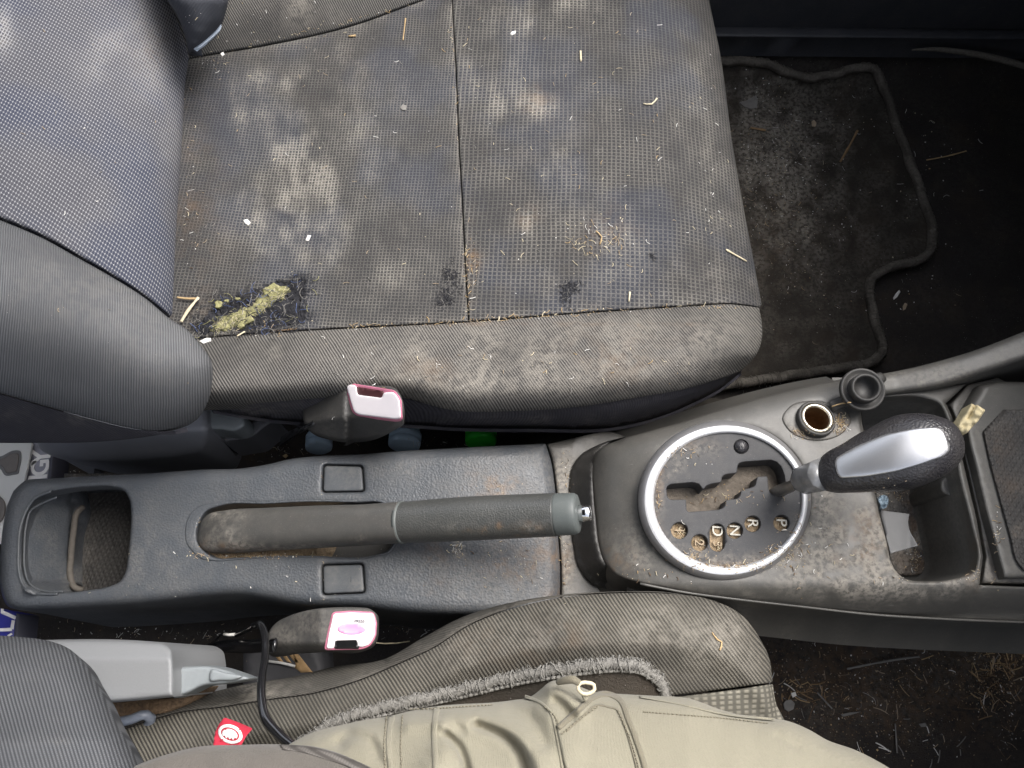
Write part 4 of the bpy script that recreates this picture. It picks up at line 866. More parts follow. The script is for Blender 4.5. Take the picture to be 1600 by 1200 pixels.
hf('buckle_cover', body, lambda x, y: np.where(x < 542, .318 - .0006 * (542 - x), zt(x, y)) - .0009 * np.clip(y - 652 - (x < 545) * (545 - x) * .12, 0, 40), M['buckle'], bk, step=5, roll=(5, .004), wall=[(.012, -.001), (.022, -.006)], attrs=AT(blobs([(500, 650, 30, 30, .4)], 111, .2)))
but = fillet([(541, 603.5), (548, 600.5), (557, 603), (558.5, 617), (597, 622), (599, 613.5), (615, 612.5), (624, 624), (626.5, 653), (618, 654.5), (560, 647.5), (553, 643)], 4, 2)
hf('buckle_edge', fillet([(538, 602), (547, 598.5), (617, 609.5), (627.5, 624), (629, 655), (619, 657.5), (558, 650), (550, 644)], 6, 3), lambda x, y: zt(x, y) + .0008, M['pink'], bk, step=6, roll=(2, .001), wall=[(.003, 0)])
hf('release_button', but, lambda x, y: zt(x, y) + .0030, M['white'], bk, step=5, roll=(2, .0010), wall=[(.004, 0)])
hf('tongue_slot', fillet([(557, 604), (600, 611), (599, 624), (557, 618)], 2), lambda x, y: zt(x, y) + .0013, mat_plain('slot_dark', (.07, .02, .022), .5), bk, step=4, wall=[(.001, 0)])
tube('buckle_stalk', [(440, 690, .20), (460, 676, .235), (478, 664, .272), (492, 655, .285)], [(.0055, .0018)] * 4, M['cord'], bk, sp=.006, n=10)
bk2 = thing('seatbelt_buckle', 'seat belt buckle with pink and white button beside the driver seat', 'buckle', P(510, 990, .2), 'seat belt buckles')
z2 = lambda x, y: .300 + 0 * x
body2 = crom([(418, 1003), (420, 988), (433, 972), (450, 963), (471, 956), (497, 951), (524, 949), (560, 949), (577, 951), (588, 959), (590, 975), (589, 993), (585, 1006), (577, 1014), (567, 1018), (509, 1019), (471, 1021), (420, 1021)], True, 4)
hf('buckle_cover', body2, lambda x, y: .300 - .0010 * np.clip(y - 1006, 0, 20) - .0004 * np.clip(500 - x, 0, 90), M['buckle'], bk2, step=5, roll=(5, .004), wall=[(.012, -.001), (.024, -.004)], attrs=AT(blobs([(460, 985, 40, 30, .5)], 112, .3)))
hf('buckle_edge', fillet([(519, 956), (548, 954), (584, 956), (589, 972), (587.5, 995), (579, 1009), (566, 1015), (506, 1016), (511, 990)], 6, 3), lambda x, y: .3008 + 0 * x, M['pink'], bk2, step=6, roll=(2, .001), wall=[(.003, 0)])
but2 = fillet([(521, 959), (548, 957), (583, 958.5), (586, 972), (585, 993), (577, 1007), (566, 1011), (559, 1010), (558, 1000), (523, 1001), (522, 1013), (510, 1013.5), (514, 990)], 4, 2)
hf('release_button', but2, lambda x, y: .3030 - .0022 * np.exp(-((x - 550) / 26) ** 2 - ((y - 985) / 12) ** 2), M['white'], bk2, step=4, roll=(2, .001), wall=[(.004, 0)])
hf('tongue_slot', fillet([(522, 999), (561, 999), (561, 1014), (522, 1014)], 2), lambda x, y: .3012 + 0 * x, M['cord'], bk2, step=4, wall=[(.001, 0)])
hf('button_dish', ell(549, 983, 22, 9, 32), lambda x, y: .3032 - .0022 * np.exp(-((x - 550) / 26) ** 2 - ((y - 985) / 12) ** 2), mat_plain('button_pink', (.74, .34, .55), .4, 0, .05), bk2, step=4, wall=[(.0012, 0)])
text('button_print', 'PRESS', 562, 970.5, .3033, .0031, 0, M['box_d'], bk2, thick=.00015)
tube('buckle_stalk', [(430, 1008, .28), (390, 1010, .22), (330, 1015, .17), (290, 1035, .15)], [(.0055, .0018)] * 4, M['cord'], bk2, sp=.008, n=10)
# thin cords near the driver buckle
cordo = tube('looped_cord', [(370, 992, .20), (392, 981, .245), (399, 977, .270), (407, 976, .283), (413, 990, .292), (414, 1029, .305), (409, 1058, .318), (409, 1097, .330), (416, 1125, .337), (433, 1145, .340), (455, 1165, .344), (480, 1185, .345)], [.0022, .0024, .0026, .0028, .0028, .0028, .0029, .0030, .0031, .0032, .0032, .0032], M['cord'], None, sp=.004, n=14)
tag(cordo, 'glossy black cord looping from the console gap over the driver seat side', 'cord')
w2 = tube('thin_wire', [(288, 1036, .15), (302, 1018, .16), (325, 1008, .17), (335, 1002, .18), (345, 992, .19), (352, 991, .195), (372, 991, .20)], .0011, M['cord'], None, sp=.006, n=8)
tag(w2, 'thin black wire kinked in the gap beside the driver recliner lever', 'wire')
w3 = tube('bare_wire', [(350, 991, .197), (358, 992, .199), (368, 991, .20)], .0013, M['crumb'], None, n=8)
tag(w3, 'short white wire sleeve in the gap left of the looped cord', 'wire')
w4 = tube('grass_stem', [(584, 1004, .18), (600, 1005.5, .17), (620, 1005, .16), (640, 1002, .15)], .0006, M['pale'], None, n=6, sp=.01)
tag(w4, 'pale curved stem in the gap right of the driver buckle', 'stem')

# ------------------------------------------------------------------ bottles lying under the passenger seat
def bottle(name, label, px, py, z, r, capm, group, tiltx=0.0, lab=True):
    c = P(px, py, z); ax = Vector((tiltx, 1, -.20)).normalized()
    root = thing(name, label, 'bottle', c, group)
    lathe('cap', [(.0002, -.0005), (r * .86, 0), (r * .97, .0012), (r, .004), (r, .0075), (r * .93, .0082), (r * .93, .0095), (r, .0102), (r, .016), (r * .90, .0165), (r * .9, .019)], capm, c, root, 40, ax)
    lathe('bottle_body', [(r * .8, .017), (r * .82, .03), (r * 1.2, .045), (r * 1.9, .075), (r * 2.05, .10), (r * 2.05, .20), (r * 1.9, .21), (.0002, .212)], M['bottle'], c, root, 32, ax)
bottle('drink_bottle', 'bottle with ridged blue cap below the passenger belt buckle', 631, 698, .088, .0182, M['blue_cap'], 'bottles under the passenger seat', .05)
bottle('drink_bottle', 'bottle showing a sliver of blue cap below the buckle stalk', 498, 702, .080, .0150, M['blue_cap'], 'bottles under the passenger seat', -.1)
bottle('drink_bottle', 'bottle with bright green cap under the passenger seat bolster', 751, 693, .090, .0176, M['green'], 'bottles under the passenger seat', 0)

# ------------------------------------------------------------------ plates and packets behind and beside the console
pl = thing('number_plate', 'white plate with raised dark character behind the console', 'plate', P(10, 740, .10))
hf('plate_sheet', fillet([(-160, 691), (51, 692), (39, 752), (20, 800), (10, 850), (-160, 850)], 3), lambda x, y: .110 + 0 * x, M['plate'], pl, step=14, roll=(3, .001), wall=[(.002, 0)])
hf('plate_character', crom([(-60, 714), (8, 714.5), (13, 711), (18, 708.5), (29, 709), (29.5, 715), (27, 730), (25, 737), (20, 738), (9, 738.5), (7, 735), (5, 731), (-60, 731)], True, 3), lambda x, y: .1125 + 0 * x, M['plate_d'], pl, step=5, roll=(2, .001), wall=[(.0025, 0)])
hf('character_border', crom([(-60, 711), (5, 711.5), (11, 708), (17, 705), (32, 705.5), (33, 714), (30, 732), (28, 740), (21, 741.5), (7, 742), (4, 738), (2, 734.5), (-60, 734)], True, 3), lambda x, y: .1112 + 0 * x, M['tab'], pl, step=5, roll=(1.5, .0006), wall=[(.001, 0)])
hf('plate_character', crom([(-60, 776), (0, 776), (6, 783), (8, 795), (3, 812), (-60, 815)], True, 3), lambda x, y: .1125 + 0 * x, M['plate_d'], pl, step=5, roll=(2, .001), wall=[(.0025, 0)])
bx = thing('grey_packet', 'grey packet with white lettering IGY between plate and recliner cover', 'packet', P(60, 720, .10))
hf('packet_box', poly([(53, 688), (60, 688), (84, 712), (77, 752), (70, 790), (34, 790)], 5), lambda x, y: .104 + 0 * x, M['box'], bx, step=7, wall=[(.03, 0)])
hf('packet_edge', poly([(79.5, 700), (85, 700), (76, 790), (70.5, 790)], 5), lambda x, y: .1045 + 0 * x, M['box_d'], bx, step=5, wall=[(.03, 0)])
text('packet_letter', 'Y', 64, 714, .1045, .028, R(97), M['white_p'], bx, bold=.0006)
text('packet_letter', 'G', 62.5, 731, .1045, .026, R(97), M['white_p'], bx, bold=.0006)
text('packet_letter', 'I', 59, 745.5, .1045, .026, R(97), M['white_p'], bx, bold=.0008)
bc = thing('blue_box', 'blue box with white lettering below the console rear corner', 'box', P(0, 975, .10))
hf('box_face', poly([(-120, 930), (27, 958), (20, 1010), (-120, 1010)], 6), lambda x, y: .150 + 0 * x, M['blue'], bc, step=9, wall=[(.03, 0)])
hf('box_edge', poly([(25.5, 958), (31, 961), (26, 1010), (20, 1010)], 4), lambda x, y: .1505 + 0 * x, M['box_d'], bc, step=5, wall=[(.03, 0)])
def strokes(name, pts, w, z, mat, parent):
    pts = np.array(pts, float); tng = np.gradient(pts, axis=0); nn = np.stack([-tng[:, 1], tng[:, 0]], -1); nn /= np.linalg.norm(nn, axis=1)[:, None]
    return hf(name, np.vstack([pts + nn * w / 2, (pts - nn * w / 2)[::-1]]), lambda x, y: z + 0 * x, mat, parent, step=4, wall=[(.0006, 0)])
strokes('box_letter', [(2, 956), (12, 960), (24, 965.5)], 5.5, .1508, M['white_p'], bc)
strokes('box_letter', [(20.5, 969), (18.2, 983)], 4.8, .1508, M['white_p'], bc)
strokes('box_letter', [(18.0, 983.2), (8, 984), (-8, 984.5)], 5.2, .1511, M['white_p'], bc)
strokes('box_letter', [(3.5, 951), (3.0, 958)], 4, .1511, M['white_p'], bc)
strokes('box_letter', [(18, 990), (12, 994)], 3, .1508, M['white_p'], bc)
ct = thing('dark_carton', 'dark carton printed with a striped brown arrow under the driver buckle', 'carton', P(450, 1035, .10))
hf('carton_top', poly([(380, 1012), (500, 1012), (505, 1075), (380, 1075)], 8), lambda x, y: .175 + 0 * x, M['carton'], ct, step=12, wall=[(.05, 0)])
hf('printed_arrow', poly([(458, 1022), (466, 1022), (488, 1050), (470, 1051), (459, 1042), (462, 1038)], 4), lambda x, y: .1756 + 0 * x, M['arrow'], ct, step=5, wall=[(.0006, 0)])
for k in range(3):
    x = 427 + k * 11.5; hf('arrow_stripe', poly([(x, 1021.5), (x + 6.5, 1021.5), (x + 17, 1036), (x + 10, 1034)], 4), lambda a, b: .1756 + 0 * a, M['arrow'], ct, step=5, wall=[(.0006, 0)])
tube('carton_strap', [(418, 1033, .178), (440, 1036, .178), (461, 1041, .178)], .0012, M['plate'], ct, n=8)

# ------------------------------------------------------------------ floor mat, passenger side
fm = thing('floor_mat', 'black carpet floor mat with raised grey binding in the passenger footwell', 'floor mat', P(1260, 340, .0))
MB = [(1040, 95), (1130, 96), (1165, 96), (1195, 99), (1222, 110), (1255, 121), (1290, 119), (1330, 109), (1355, 105), (1368, 112), (1378, 132), (1400, 195), (1422, 255), (1445, 320), (1457, 365), (1453, 392), (1437, 406), (1410, 413), (1380, 422), (1362, 436), (1358, 460), (1364, 490), (1374, 525), (1377, 550), (1366, 564), (1345, 570), (1300, 577), (1220, 589), (1130, 602), (1040, 612)]
def fm_z(px, py): return floor_z(px, py) + .008
MB_ = MB
mo = np.vstack([crom(MB, False, 7), poly([(1040, 612), (1000, 400), (1040, 95)], 10, False)[1:-1]])
hf('mat_pile', mo, fm_z, M['mat'], fm, step=9, wall=[(.008, 0)], attrs=AT(blobs([(1210, 235, 80, 80, 1.1), (1230, 340, 90, 80, .7), (1180, 170, 50, 50, .6)], 121, .28, 18), blobs([(1230, 380, 60, 60, .4)], 122, .1)))
mbq = crom(MB, False, 9); tube('mat_binding', [(x + 1.2 * math.sin(i * .9), y + 1.1 * math.sin(i * 1.3), float(fm_z(x, y)) + .002) for i, (x, y) in enumerate(mbq)], [.0056 + .0009 * float(vnoise(i * .6, 3, 5)) for i in range(len(mbq))], M['binding'], fm, n=10)
ac = Acc(); wq = crom([tuple(P(x, y, float(fm_z(x, y)) + .002)) for x, y in MB], False, .0022); fr_ = frames([Vector(q) for q in wq])
for p, sv, u, t in fr_[1:-1]:
    rr = .0066 * (1 + .08 * rng.standard_normal()); ac.tube([p + sv * rr * math.cos(a) + u * rr * math.sin(a) + t * .0012 * math.cos(a) for a in np.linspace(0, math.pi, 5)], .0007, 3)
ac.build('binding_thread', M['binding'], fm, 'stuff')
fe = tube('carpet_edging', [(1425, 78, .07), (1460, 77, .07), (1500, 81, .07), (1550, 90, .068), (1600, 103, .065), (1700, 135, .06)], [.0012, .003, .004, .0045, .0045, .0045], M['binding'], None, sp=.01, n=10)
tag(fe, 'faint grey carpet edging near the door at the top of the footwell', 'edging')

# ------------------------------------------------------------------ person: one thigh, jacket hem
pe = thing('person', 'person in khaki cargo trousers and grey brown jacket seated on driver seat', 'person', P(900, 1180, .33))
TC = [(200, 1240), (330, 1205), (430, 1178), (455, 1161), (490, 1144), (541, 1131), (575, 1124), (607, 1119), (640, 1111), (677, 1104), (722, 1100), (765, 1098), (800, 1094), (830, 1088), (846, 1076), (858, 1066), (872, 1062), (890, 1066), (905, 1072), (925, 1080), (950, 1083), (975, 1084.5), (1020, 1087), (1075, 1091), (1127, 1109), (1180, 1122), (1229, 1126), (1264, 1140), (1292, 1156), (1337, 1172), (1390, 1200), (1440, 1232)]
to = np.vstack([crom(TC, False, 6), crom([(1500, 1270), (1540, 1340), (1500, 1430), (1200, 1500), (700, 1500), (260, 1480), (180, 1380)], False, 14)])
FOLDS = [([(745, 1133), (790, 1152), (812, 1176), (824, 1210), (828, 1240)], 8, -.013), ([(700, 1124), (760, 1130), (810, 1152), (838, 1185), (850, 1230)], 20, .009), ([(690, 1118), (720, 1140)], 9, -.003), ([(800, 1105), (835, 1130), (850, 1160)], 12, -.004), ([(900, 1170), (940, 1190), (960, 1215)], 22, .003),
         ([(698, 1148), (718, 1168), (730, 1205)], 6, -.009), ([(530, 1160), (548, 1145), (580, 1150), (596, 1180)], 12, -.008), ([(560, 1140), (585, 1150), (600, 1180)], 10, .008),
         ([(690, 1180), (670, 1215)], 26, .008), ([(850, 1070), (880, 1085), (905, 1105)], 12, .008), ([(870, 1095), (892, 1120)], 9, -.006), ([(1080, 1094), (1130, 1112), (1180, 1124)], 8, .004),
         ([(1290, 1150), (1330, 1180), (1350, 1215)], 10, -.004), ([(1000, 1090), (1100, 1105), (1200, 1130)], 30, .003), ([(640, 1130), (690, 1128)], 14, .006), ([(1215, 1150), (1245, 1168)], 6, -.002)]
def tz(px, py):
    c = ip(px, TC); d = np.clip((py - c) / 260, 0, 1)
    z = .372 + .075 * np.sqrt(np.clip(1 - (1 - d) ** 2, 0, 1)) - .02 * np.clip((px - 1150) / 300, 0, 1) - .004
    P2 = np.stack([np.ravel(px), np.ravel(py)], -1)
    for L, w, a in FOLDS:
        q = crom(L, False, 8); dd = pdist(P2, q, False).reshape(np.shape(px)); z = z + a * np.exp(-(dd / w) ** 2)
    return z + .0022 * (fbm(px, py, 60, 17) - .5) + .0016 * (1 - np.abs(2 * fbm(px * .55 + py * .35, py * .9 - px * .3, 46, 18, 3) - .94)) * np.clip((1050 - px) / 300, .15, 1)
hf('trousers', to, tz, M['trouser'], pe, step=4.2, roll=(14, .013), wall=[(.03, -.004), (.07, -.012)])
def strap(name, pts, w, off, mat, th=.0012):      # raised strip of cloth following the thigh
    q = crom(pts, False, 6); tng = np.gradient(q, axis=0); nn = np.stack([-tng[:, 1], tng[:, 0]], -1); nn /= np.linalg.norm(nn, axis=1)[:, None]
    return hf(name, np.vstack([q + nn * w / 2, (q - nn * w / 2)[::-1]]), lambda x, y: tz(x, y) + off, mat, pe, step=5, roll=(w * .4, th), wall=[(off + .002, 0)])
strap('seam_tape', [(612, 1119), (608, 1150), (609, 1185), (613, 1230)], 9, .0018, M['trouser'])
strap('seam_tape', [(683, 1104), (679, 1130), (679, 1165), (683, 1230)], 9, .0018, M['trouser'])
strap('pocket_seam', [(820, 1088), (845, 1098), (862, 1116), (868, 1140), (874, 1170), (884, 1230)], 5, .0012, M['trouser'])
strap('hem_tape', [(1000, 1088), (1060, 1099), (1130, 1115), (1210, 1124)], 4, .0010, M['trouser'])
flap = fillet([(869, 1137), (931, 1084), (942, 1081), (968, 1089), (974, 1100), (1000, 1170), (1020, 1240), (900, 1260), (880, 1190)], 5, 3)
hf('pocket_flap', flap, lambda x, y: tz(x, y) + .0035, M['trouser'], pe, step=5, roll=(5, .003), wall=[(.005, 0)])
strap('flap_edge', [(872, 1138), (902, 1112), (933, 1087), (945, 1084), (966, 1091), (982, 1125), (1002, 1180), (1016, 1230)], 9, .0052, M['trouser_d'], .0018)
strap('flap_welt', [(884, 1143), (908, 1122), (935, 1101), (950, 1104), (962, 1107), (978, 1140), (990, 1180), (1002, 1230)], 4, .0046, M['trouser_d'], .0012)
ac = Acc()
for L, off in (([(629, 1118), (626, 1160), (629, 1220)], .0006), ([(604, 1120), (600, 1160), (604, 1220)], .0006), ([(877, 1147), (905, 1124), (934, 1104)], .0050), ([(965, 1110), (983, 1150), (1001, 1210)], .0050), ([(880, 1180), (876, 1150), (866, 1118), (850, 1104)], .0016),
               ([(1005, 1112), (1080, 1118), (1150, 1124), (1200, 1130)], .0008), ([(640, 1108), (677, 1107), (722, 1104), (770, 1101)], .001)):
    q = crom(L, False, 5); zz = tz(q[:, 0], q[:, 1]) + off
    for i in range(0, len(q) - 1):
        a, b = P(q[i][0], q[i][1], zz[i]), P(q[i+1][0], q[i+1][1], zz[i+1]); ac.tube([a, a.lerp(b, .62)], .0004, 5)
ac.build('stitching', M['stitch'], pe, 'stuff')
zp = thing  # zip pull: loop and tab
zl = tube('zip_pull', [(x, y, .4125) for x, y in [(905, 1080), (903, 1071), (908, 1067), (920, 1067), (928, 1070), (929, 1077), (922, 1083), (911, 1084), (905, 1080)]], .0011, M['pale'], pe, n=8, sp=.002)
hf('zip_tab', fillet([(907, 1083), (926, 1083), (919, 1093), (914, 1098)], 2), lambda x, y: .4115 + 0 * x, M['trouser'], pe, step=4, roll=(2, .001), wall=[(.002, 0)])
tube('zip_cord', [(872, 1066, .404), (884, 1063, .409), (896, 1062, .412), (906, 1068, .413)], [.0018, .0022, .0024, .0018], M['trouser_d'], pe, sp=.002, n=10)
jk = np.vstack([crom([(150, 1225), (210, 1197), (260, 1179), (315, 1166), (370, 1164), (437, 1163), (480, 1166), (520, 1176), (560, 1192), (600, 1212), (640, 1250)], False, 6), poly([(640, 1250), (640, 1460), (150, 1460)], 16, False)[1:]])
jz = lambda x, y: .415 + .05 * np.sqrt(np.clip((y - 1160) / 200, 0, 1)) + .005 * (fbm(x, y, 50, 19) - .5)
hf('jacket_hem', jk, jz, M['jacket'], pe, step=7, roll=(10, .008), wall=[(.02, -.002), (.05, -.01)])
hf('ribbed_trim', np.vstack([crom([(437, 1164), (480, 1167), (520, 1177), (562, 1193), (600, 1213)], False, 5), crom([(580, 1220), (545, 1200), (505, 1186), (470, 1176), (440, 1172)], False, 5)]), lambda x, y: jz(x, y) + .001, mat_twill('jacket_rib', (.075, .068, .062), (.20, .185, .17), .0030, R(70), .1), pe, step=5, roll=(3, .002), wall=[(.003, 0)], attrs=AT())
# red cloth tag with a white ring emblem
tg = crom([(351, 1121), (364, 1125), (380, 1133), (394, 1138.5), (388, 1146), (380, 1158), (374, 1168), (358, 1167), (345, 1166), (333, 1165.5), (334, 1154), (338, 1142), (345, 1132)], True, 3)
tgz = lambda x, y: .396 + .003 * np.sin((x - y) / 14) + .00035 * (y - 1121)
hf('cloth_tag', fillet([(350, 1121), (372, 1129), (394, 1138.5), (384, 1150), (374, 1169), (333, 1167), (336, 1144), (342, 1132)], 3, 2), tgz, M['red'], pe, step=3, wall=[(.0012, 0)])
def ring_h(cx, cy, rx, ry, w, rot_): return ell(cx, cy, rx, ry, 40, rot_), ell(cx, cy, rx - w, ry - w, 32, rot_)
o1, i1 = ring_h(359.5, 1147, 19.5, 14.5, 4.6, R(22))
hf('tag_emblem_ring', o1, lambda x, y: tgz(x, y) + .0006, M['white_p'], pe, holes=[i1], step=3, wall=[(.0006, 0)])
hf('tag_emblem_animal', crom([(346.5, 1145), (350, 1140.5), (356, 1138.8), (362, 1140), (368, 1144), (370.5, 1149.5), (369, 1154), (366, 1152.5), (364, 1156.5), (361, 1153), (358.5, 1155.5), (356, 1151.5), (353, 1154), (351, 1149.5), (348, 1150.5)], True, 2), lambda x, y: tgz(x, y) + .0006, M['white_p'], pe, step=2.5, wall=[(.0006, 0)])
for a, b in (((352, 1139), (356, 1143)), ((374, 1140), (371, 1143)), ((344, 1158), (348, 1155))):
    strokes('tag_emblem_gap', [a, ((a[0] + b[0]) / 2, (a[1] + b[1]) / 2), b], 1.3, float(tgz(*a)) + .0012, M['red'], pe)

# ------------------------------------------------------------------ torn patch, fuzz and litter (laid on whatever lies under the pixel)
bpy.context.view_layer.update(); DG = bpy.context.evaluated_depsgraph_get(); EYE = Vector((0, 0, H))
def hit(px, py):
    d = (P(px, py, -.2) - EYE).normalized(); r = SC.ray_cast(DG, EYE, d)
    return (r[1], r[2].normalized(), r[4]) if r[0] else (P(px, py, 0), Vector((0, 0, 1)), None)
class Litter:                                     # bits of several colours in one mesh of 'stuff'
    def __init__(s): s.V, s.F, s.I = [], [], []
    def add(s, V, Fc, mi): b = len(s.V); s.V += [tuple(v) for v in V]; s.F += [tuple(i + b for i in f) for f in Fc]; s.I += [mi] * len(Fc)
    def crumb(s, p, n, r, mi, flat=.55):
        a = n.orthogonal().normalized(); b = n.cross(a); th = random.uniform(0, 6.28); a, b = a * math.cos(th) + b * math.sin(th), b * math.cos(th) - a * math.sin(th)
        rx, ry, rz = r * random.uniform(.7, 1.4), r * random.uniform(.5, 1.0), r * random.uniform(.5, 1.0) * flat; c = p + n * rz * .7
        V = [c + a*rx, c + b*ry, c - a*rx*random.uniform(.5, 1), c - b*ry*random.uniform(.5, 1), c + n*rz, c - n*rz]
        s.add(V, [(0,1,4),(1,2,4),(2,3,4),(3,0,4),(1,0,5),(2,1,5),(3,2,5),(0,3,5)], mi)
    def strand(s, p, n, L, r, mi, curl=.5, lift=.0006, ang=None, seg=5):
        a = n.orthogonal().normalized(); b = n.cross(a); th = random.uniform(0, 6.28) if ang is None else ang; k = random.uniform(-1, 1) * curl; w = []; q = p + n * lift; h = 0
        for i in range(seg + 1):
            w.append(q + n * h); th += k / seg * 2 + random.uniform(-.25, .25) * curl; q = q + (a * math.cos(th) + b * math.sin(th)) * L / seg; h = max(0, h + random.uniform(-.4, .5) * L / seg * .5)
        s.add(*tube_geo(w, r, 4), mi)
    def build(s, name, mats, label=None, cat=None, parent=None):
        V = np.array(s.V); o = mesh(name, V, s.F, mats[0], parent, uv=V[:, :2], kind='stuff', smooth=False)
        for m_ in mats[1:]: o.data.materials.append(m_)
        o.data.polygons.foreach_set('material_index', s.I)
        if label: tag(o, label, cat)
        return o
# the hole in the cushion
hf('torn_lining', TORN_BIG, lambda x, y: seat_z(x, y) - .0045 + .0055 * fbm(x, y, 5, 31), M['fray'], seat, step=3.2, smooth=False)
foam = crom([(326, 515), (331, 506), (341, 503), (346, 495), (357, 493), (362, 486), (371, 487), (379, 480), (390, 481), (398, 473), (401, 463), (409, 462), (411, 450), (420, 447), (427, 441), (437, 447), (447, 447), (455, 455), (446, 461), (443, 467), (431, 469), (425, 479), (415, 483), (413, 491), (402, 494), (397, 502), (386, 507), (378, 513), (364, 513), (352, 519), (342, 516), (334, 520)], True, 2.5)
foam = foam + rng.normal(0, .7, foam.shape)
hf('foam_padding', foam, lambda x, y: seat_z(x, y) - .0018 + .0065 * fbm(x, y, 14, 33, 3) + .0009 * fbm(x, y, 3, 35, 2), M['foam'], seat, step=1.9, roll=(6, .0035), wall=[(.004, 0)], smooth=True)
for ctr in ((341, 475, 6, 5), (354, 470, 4, 3), (371, 466, 5, 2)):
    hf('foam_crumb', crom(ell(*ctr[:2], *ctr[2:], 9) + rng.normal(0, .7, (9, 2)), True, 1.5), lambda x, y: seat_z(x, y) + .0012 + .003 * fbm(x, y, 4, 36), M['foam'], seat, step=2, roll=(1.5, .001), wall=[(.002, 0)])
L_ = Litter()
for i in range(170):                              # pale fuzz on the foam
    t = random.random(); x, y = 335 + 112 * t + random.gauss(0, 5), 512 - 60 * t ** 1.15 + random.gauss(0, 6); L_.strand(P(x, y, float(seat_z(x, y)) + .0035), Vector((0, 0, 1)), random.uniform(.002, .006), .00013, random.choice((2, 3, 3, 4)), 1.3, 0)
for cx, cy, rx, ry, k in ((350, 472, 34, 12, 90), (440, 493, 36, 20, 240), (400, 515, 64, 6, 110), (318, 510, 18, 16, 90), (392, 462, 22, 9, 60), (467, 448, 16, 18, 90), (345, 503, 14, 8, 14), (430, 462, 20, 14, 16), (390, 495, 30, 14, 22)):
    for _ in range(k):
        x, y = random.gauss(cx, rx * .55), random.gauss(cy, ry * .55); p = P(x, y, float(seat_z(x, y)) + .0015)
        L_.strand(p, Vector((0, 0, 1)), random.uniform(.004, .013), random.uniform(.00012, .00030), random.choices((0, 1, 2, 3), (11, 1.0, 1.6, .3))[0], 1.3, 0, seg=6)
for cx, cy, rx, ry, k in ((703, 430, 12, 14, 55), (694, 468, 12, 10, 60), (705, 450, 14, 26, 40), (885, 460, 10, 14, 70), (897, 448, 14, 8, 45), (1019, 401, 2, 2, 12)):
    for _ in range(k):
        x, y = random.gauss(cx, rx * .6), random.gauss(cy, ry * .6); p = P(x, y, float(seat_z(x, y)))
        L_.strand(p, Vector((0, 0, 1)), random.uniform(.002, .006), random.uniform(.00012, .00028), random.choices((0, 2), (10, 1))[0], 1.2, .0006)
L_.build('frayed_threads', [M['fray'], M['frayb'], M['ash'], M['foam'], M['pale']], parent=seat)

# lint, grains and chaff
def scatter(name, label, cat, spots, mats, deny=()):
    """spots: (cx, cy, rx, ry, count, [weights per mat], crumb radius range mm, strand share, strand length range mm)"""
    L = Litter()
    for cx, cy, rx, ry, k, wts, cr_, ss, sl_ in spots:
        for _ in range(k):
            if rx > 0: x, y = random.gauss(cx, rx * .6), random.gauss(cy, ry * .6)
            else: x, y = cx + random.uniform(rx, -rx), cy + random.uniform(-ry, ry)
            p, n, o = hit(x, y); mi = random.choices(range(len(mats)), wts)[0]
            if n.z < .3 or (o and o.name.split('.')[0] in deny): continue
            if random.random() < ss: L.strand(p, n, random.uniform(*sl_) * .001, random.uniform(.00012, .00030) * (2.2 if sl_[1] > 14 else 1), mi, .35 if sl_[1] > 14 else .9)
            else: L.crumb(p, n, random.uniform(*cr_) ** 1.0 * .001, mi)
    return L.build(name, mats, label, cat)
mw = [M['crumb'], M['crumb2'], M['straw'], M['pale'], M['ash'], M['brown']]
scatter('seat_crumbs', 'pale crumbs, chaff and lint scattered over the passenger cushion', 'crumbs', [
    (500, 250, -210, 200, 110, [2, 2, 1, 3, 3, 0], (.25, .7), .55, (2, 6)), (920, 250, -200, 230, 170, [2, 2, 1, 3, 3, 0], (.25, .7), .6, (2, 6)),
    (940, 370, 50, 26, 70, [2, 2, 3, 4, 0, 0], (.3, .9), .6, (2, 7)), (905, 380, 18, 10, 14, [0, 1, 2, 4, 0, 0], (.3, .8), .9, (3, 8)), (300, 330, 12, 160, 60, [2, 3, 1, 1, 2, 1], (.25, .7), .3, (2, 5)),
    (1110, 250, 30, 200, 40, [3, 0, 0, 2, 1, 0], (.2, .5), .5, (2, 4)), (820, 570, -330, 40, 90, [3, 1, 1, 2, 2, 0], (.2, .6), .5, (2, 6)), (420, 640, 40, 8, 24, [3, 1, 0, 2, 2, 0], (.2, .6), .4, (2, 5)), (760, 650, 120, 8, 30, [3, 1, 0, 2, 2, 0], (.2, .5), .4, (2, 5)),
    (150, 250, -150, 240, 40, [3, 1, 1, 1, 2, 0], (.2, .5), .4, (2, 4)), (310, 20, 40, 40, 26, [3, 0, 0, 1, 3, 0], (.2, .5), .3, (2, 4)), (420, 30, 60, 30, 30, [3, 2, 1, 2, 1, 0], (.25, .6), .4, (2, 5)),
    (330, 100, 30, 14, 30, [3, 1, 0, 1, 2, 0], (.25, .7), .3, (2, 5)), (738, 415, 10, 40, 40, [1, 4, 3, 1, 0, 3], (.2, .6), .4, (2, 4)), (390, 515, 70, 12, 60, [2, 2, 3, 2, 2, 1], (.3, .9), .5, (2, 8))], mw)
L = Litter()
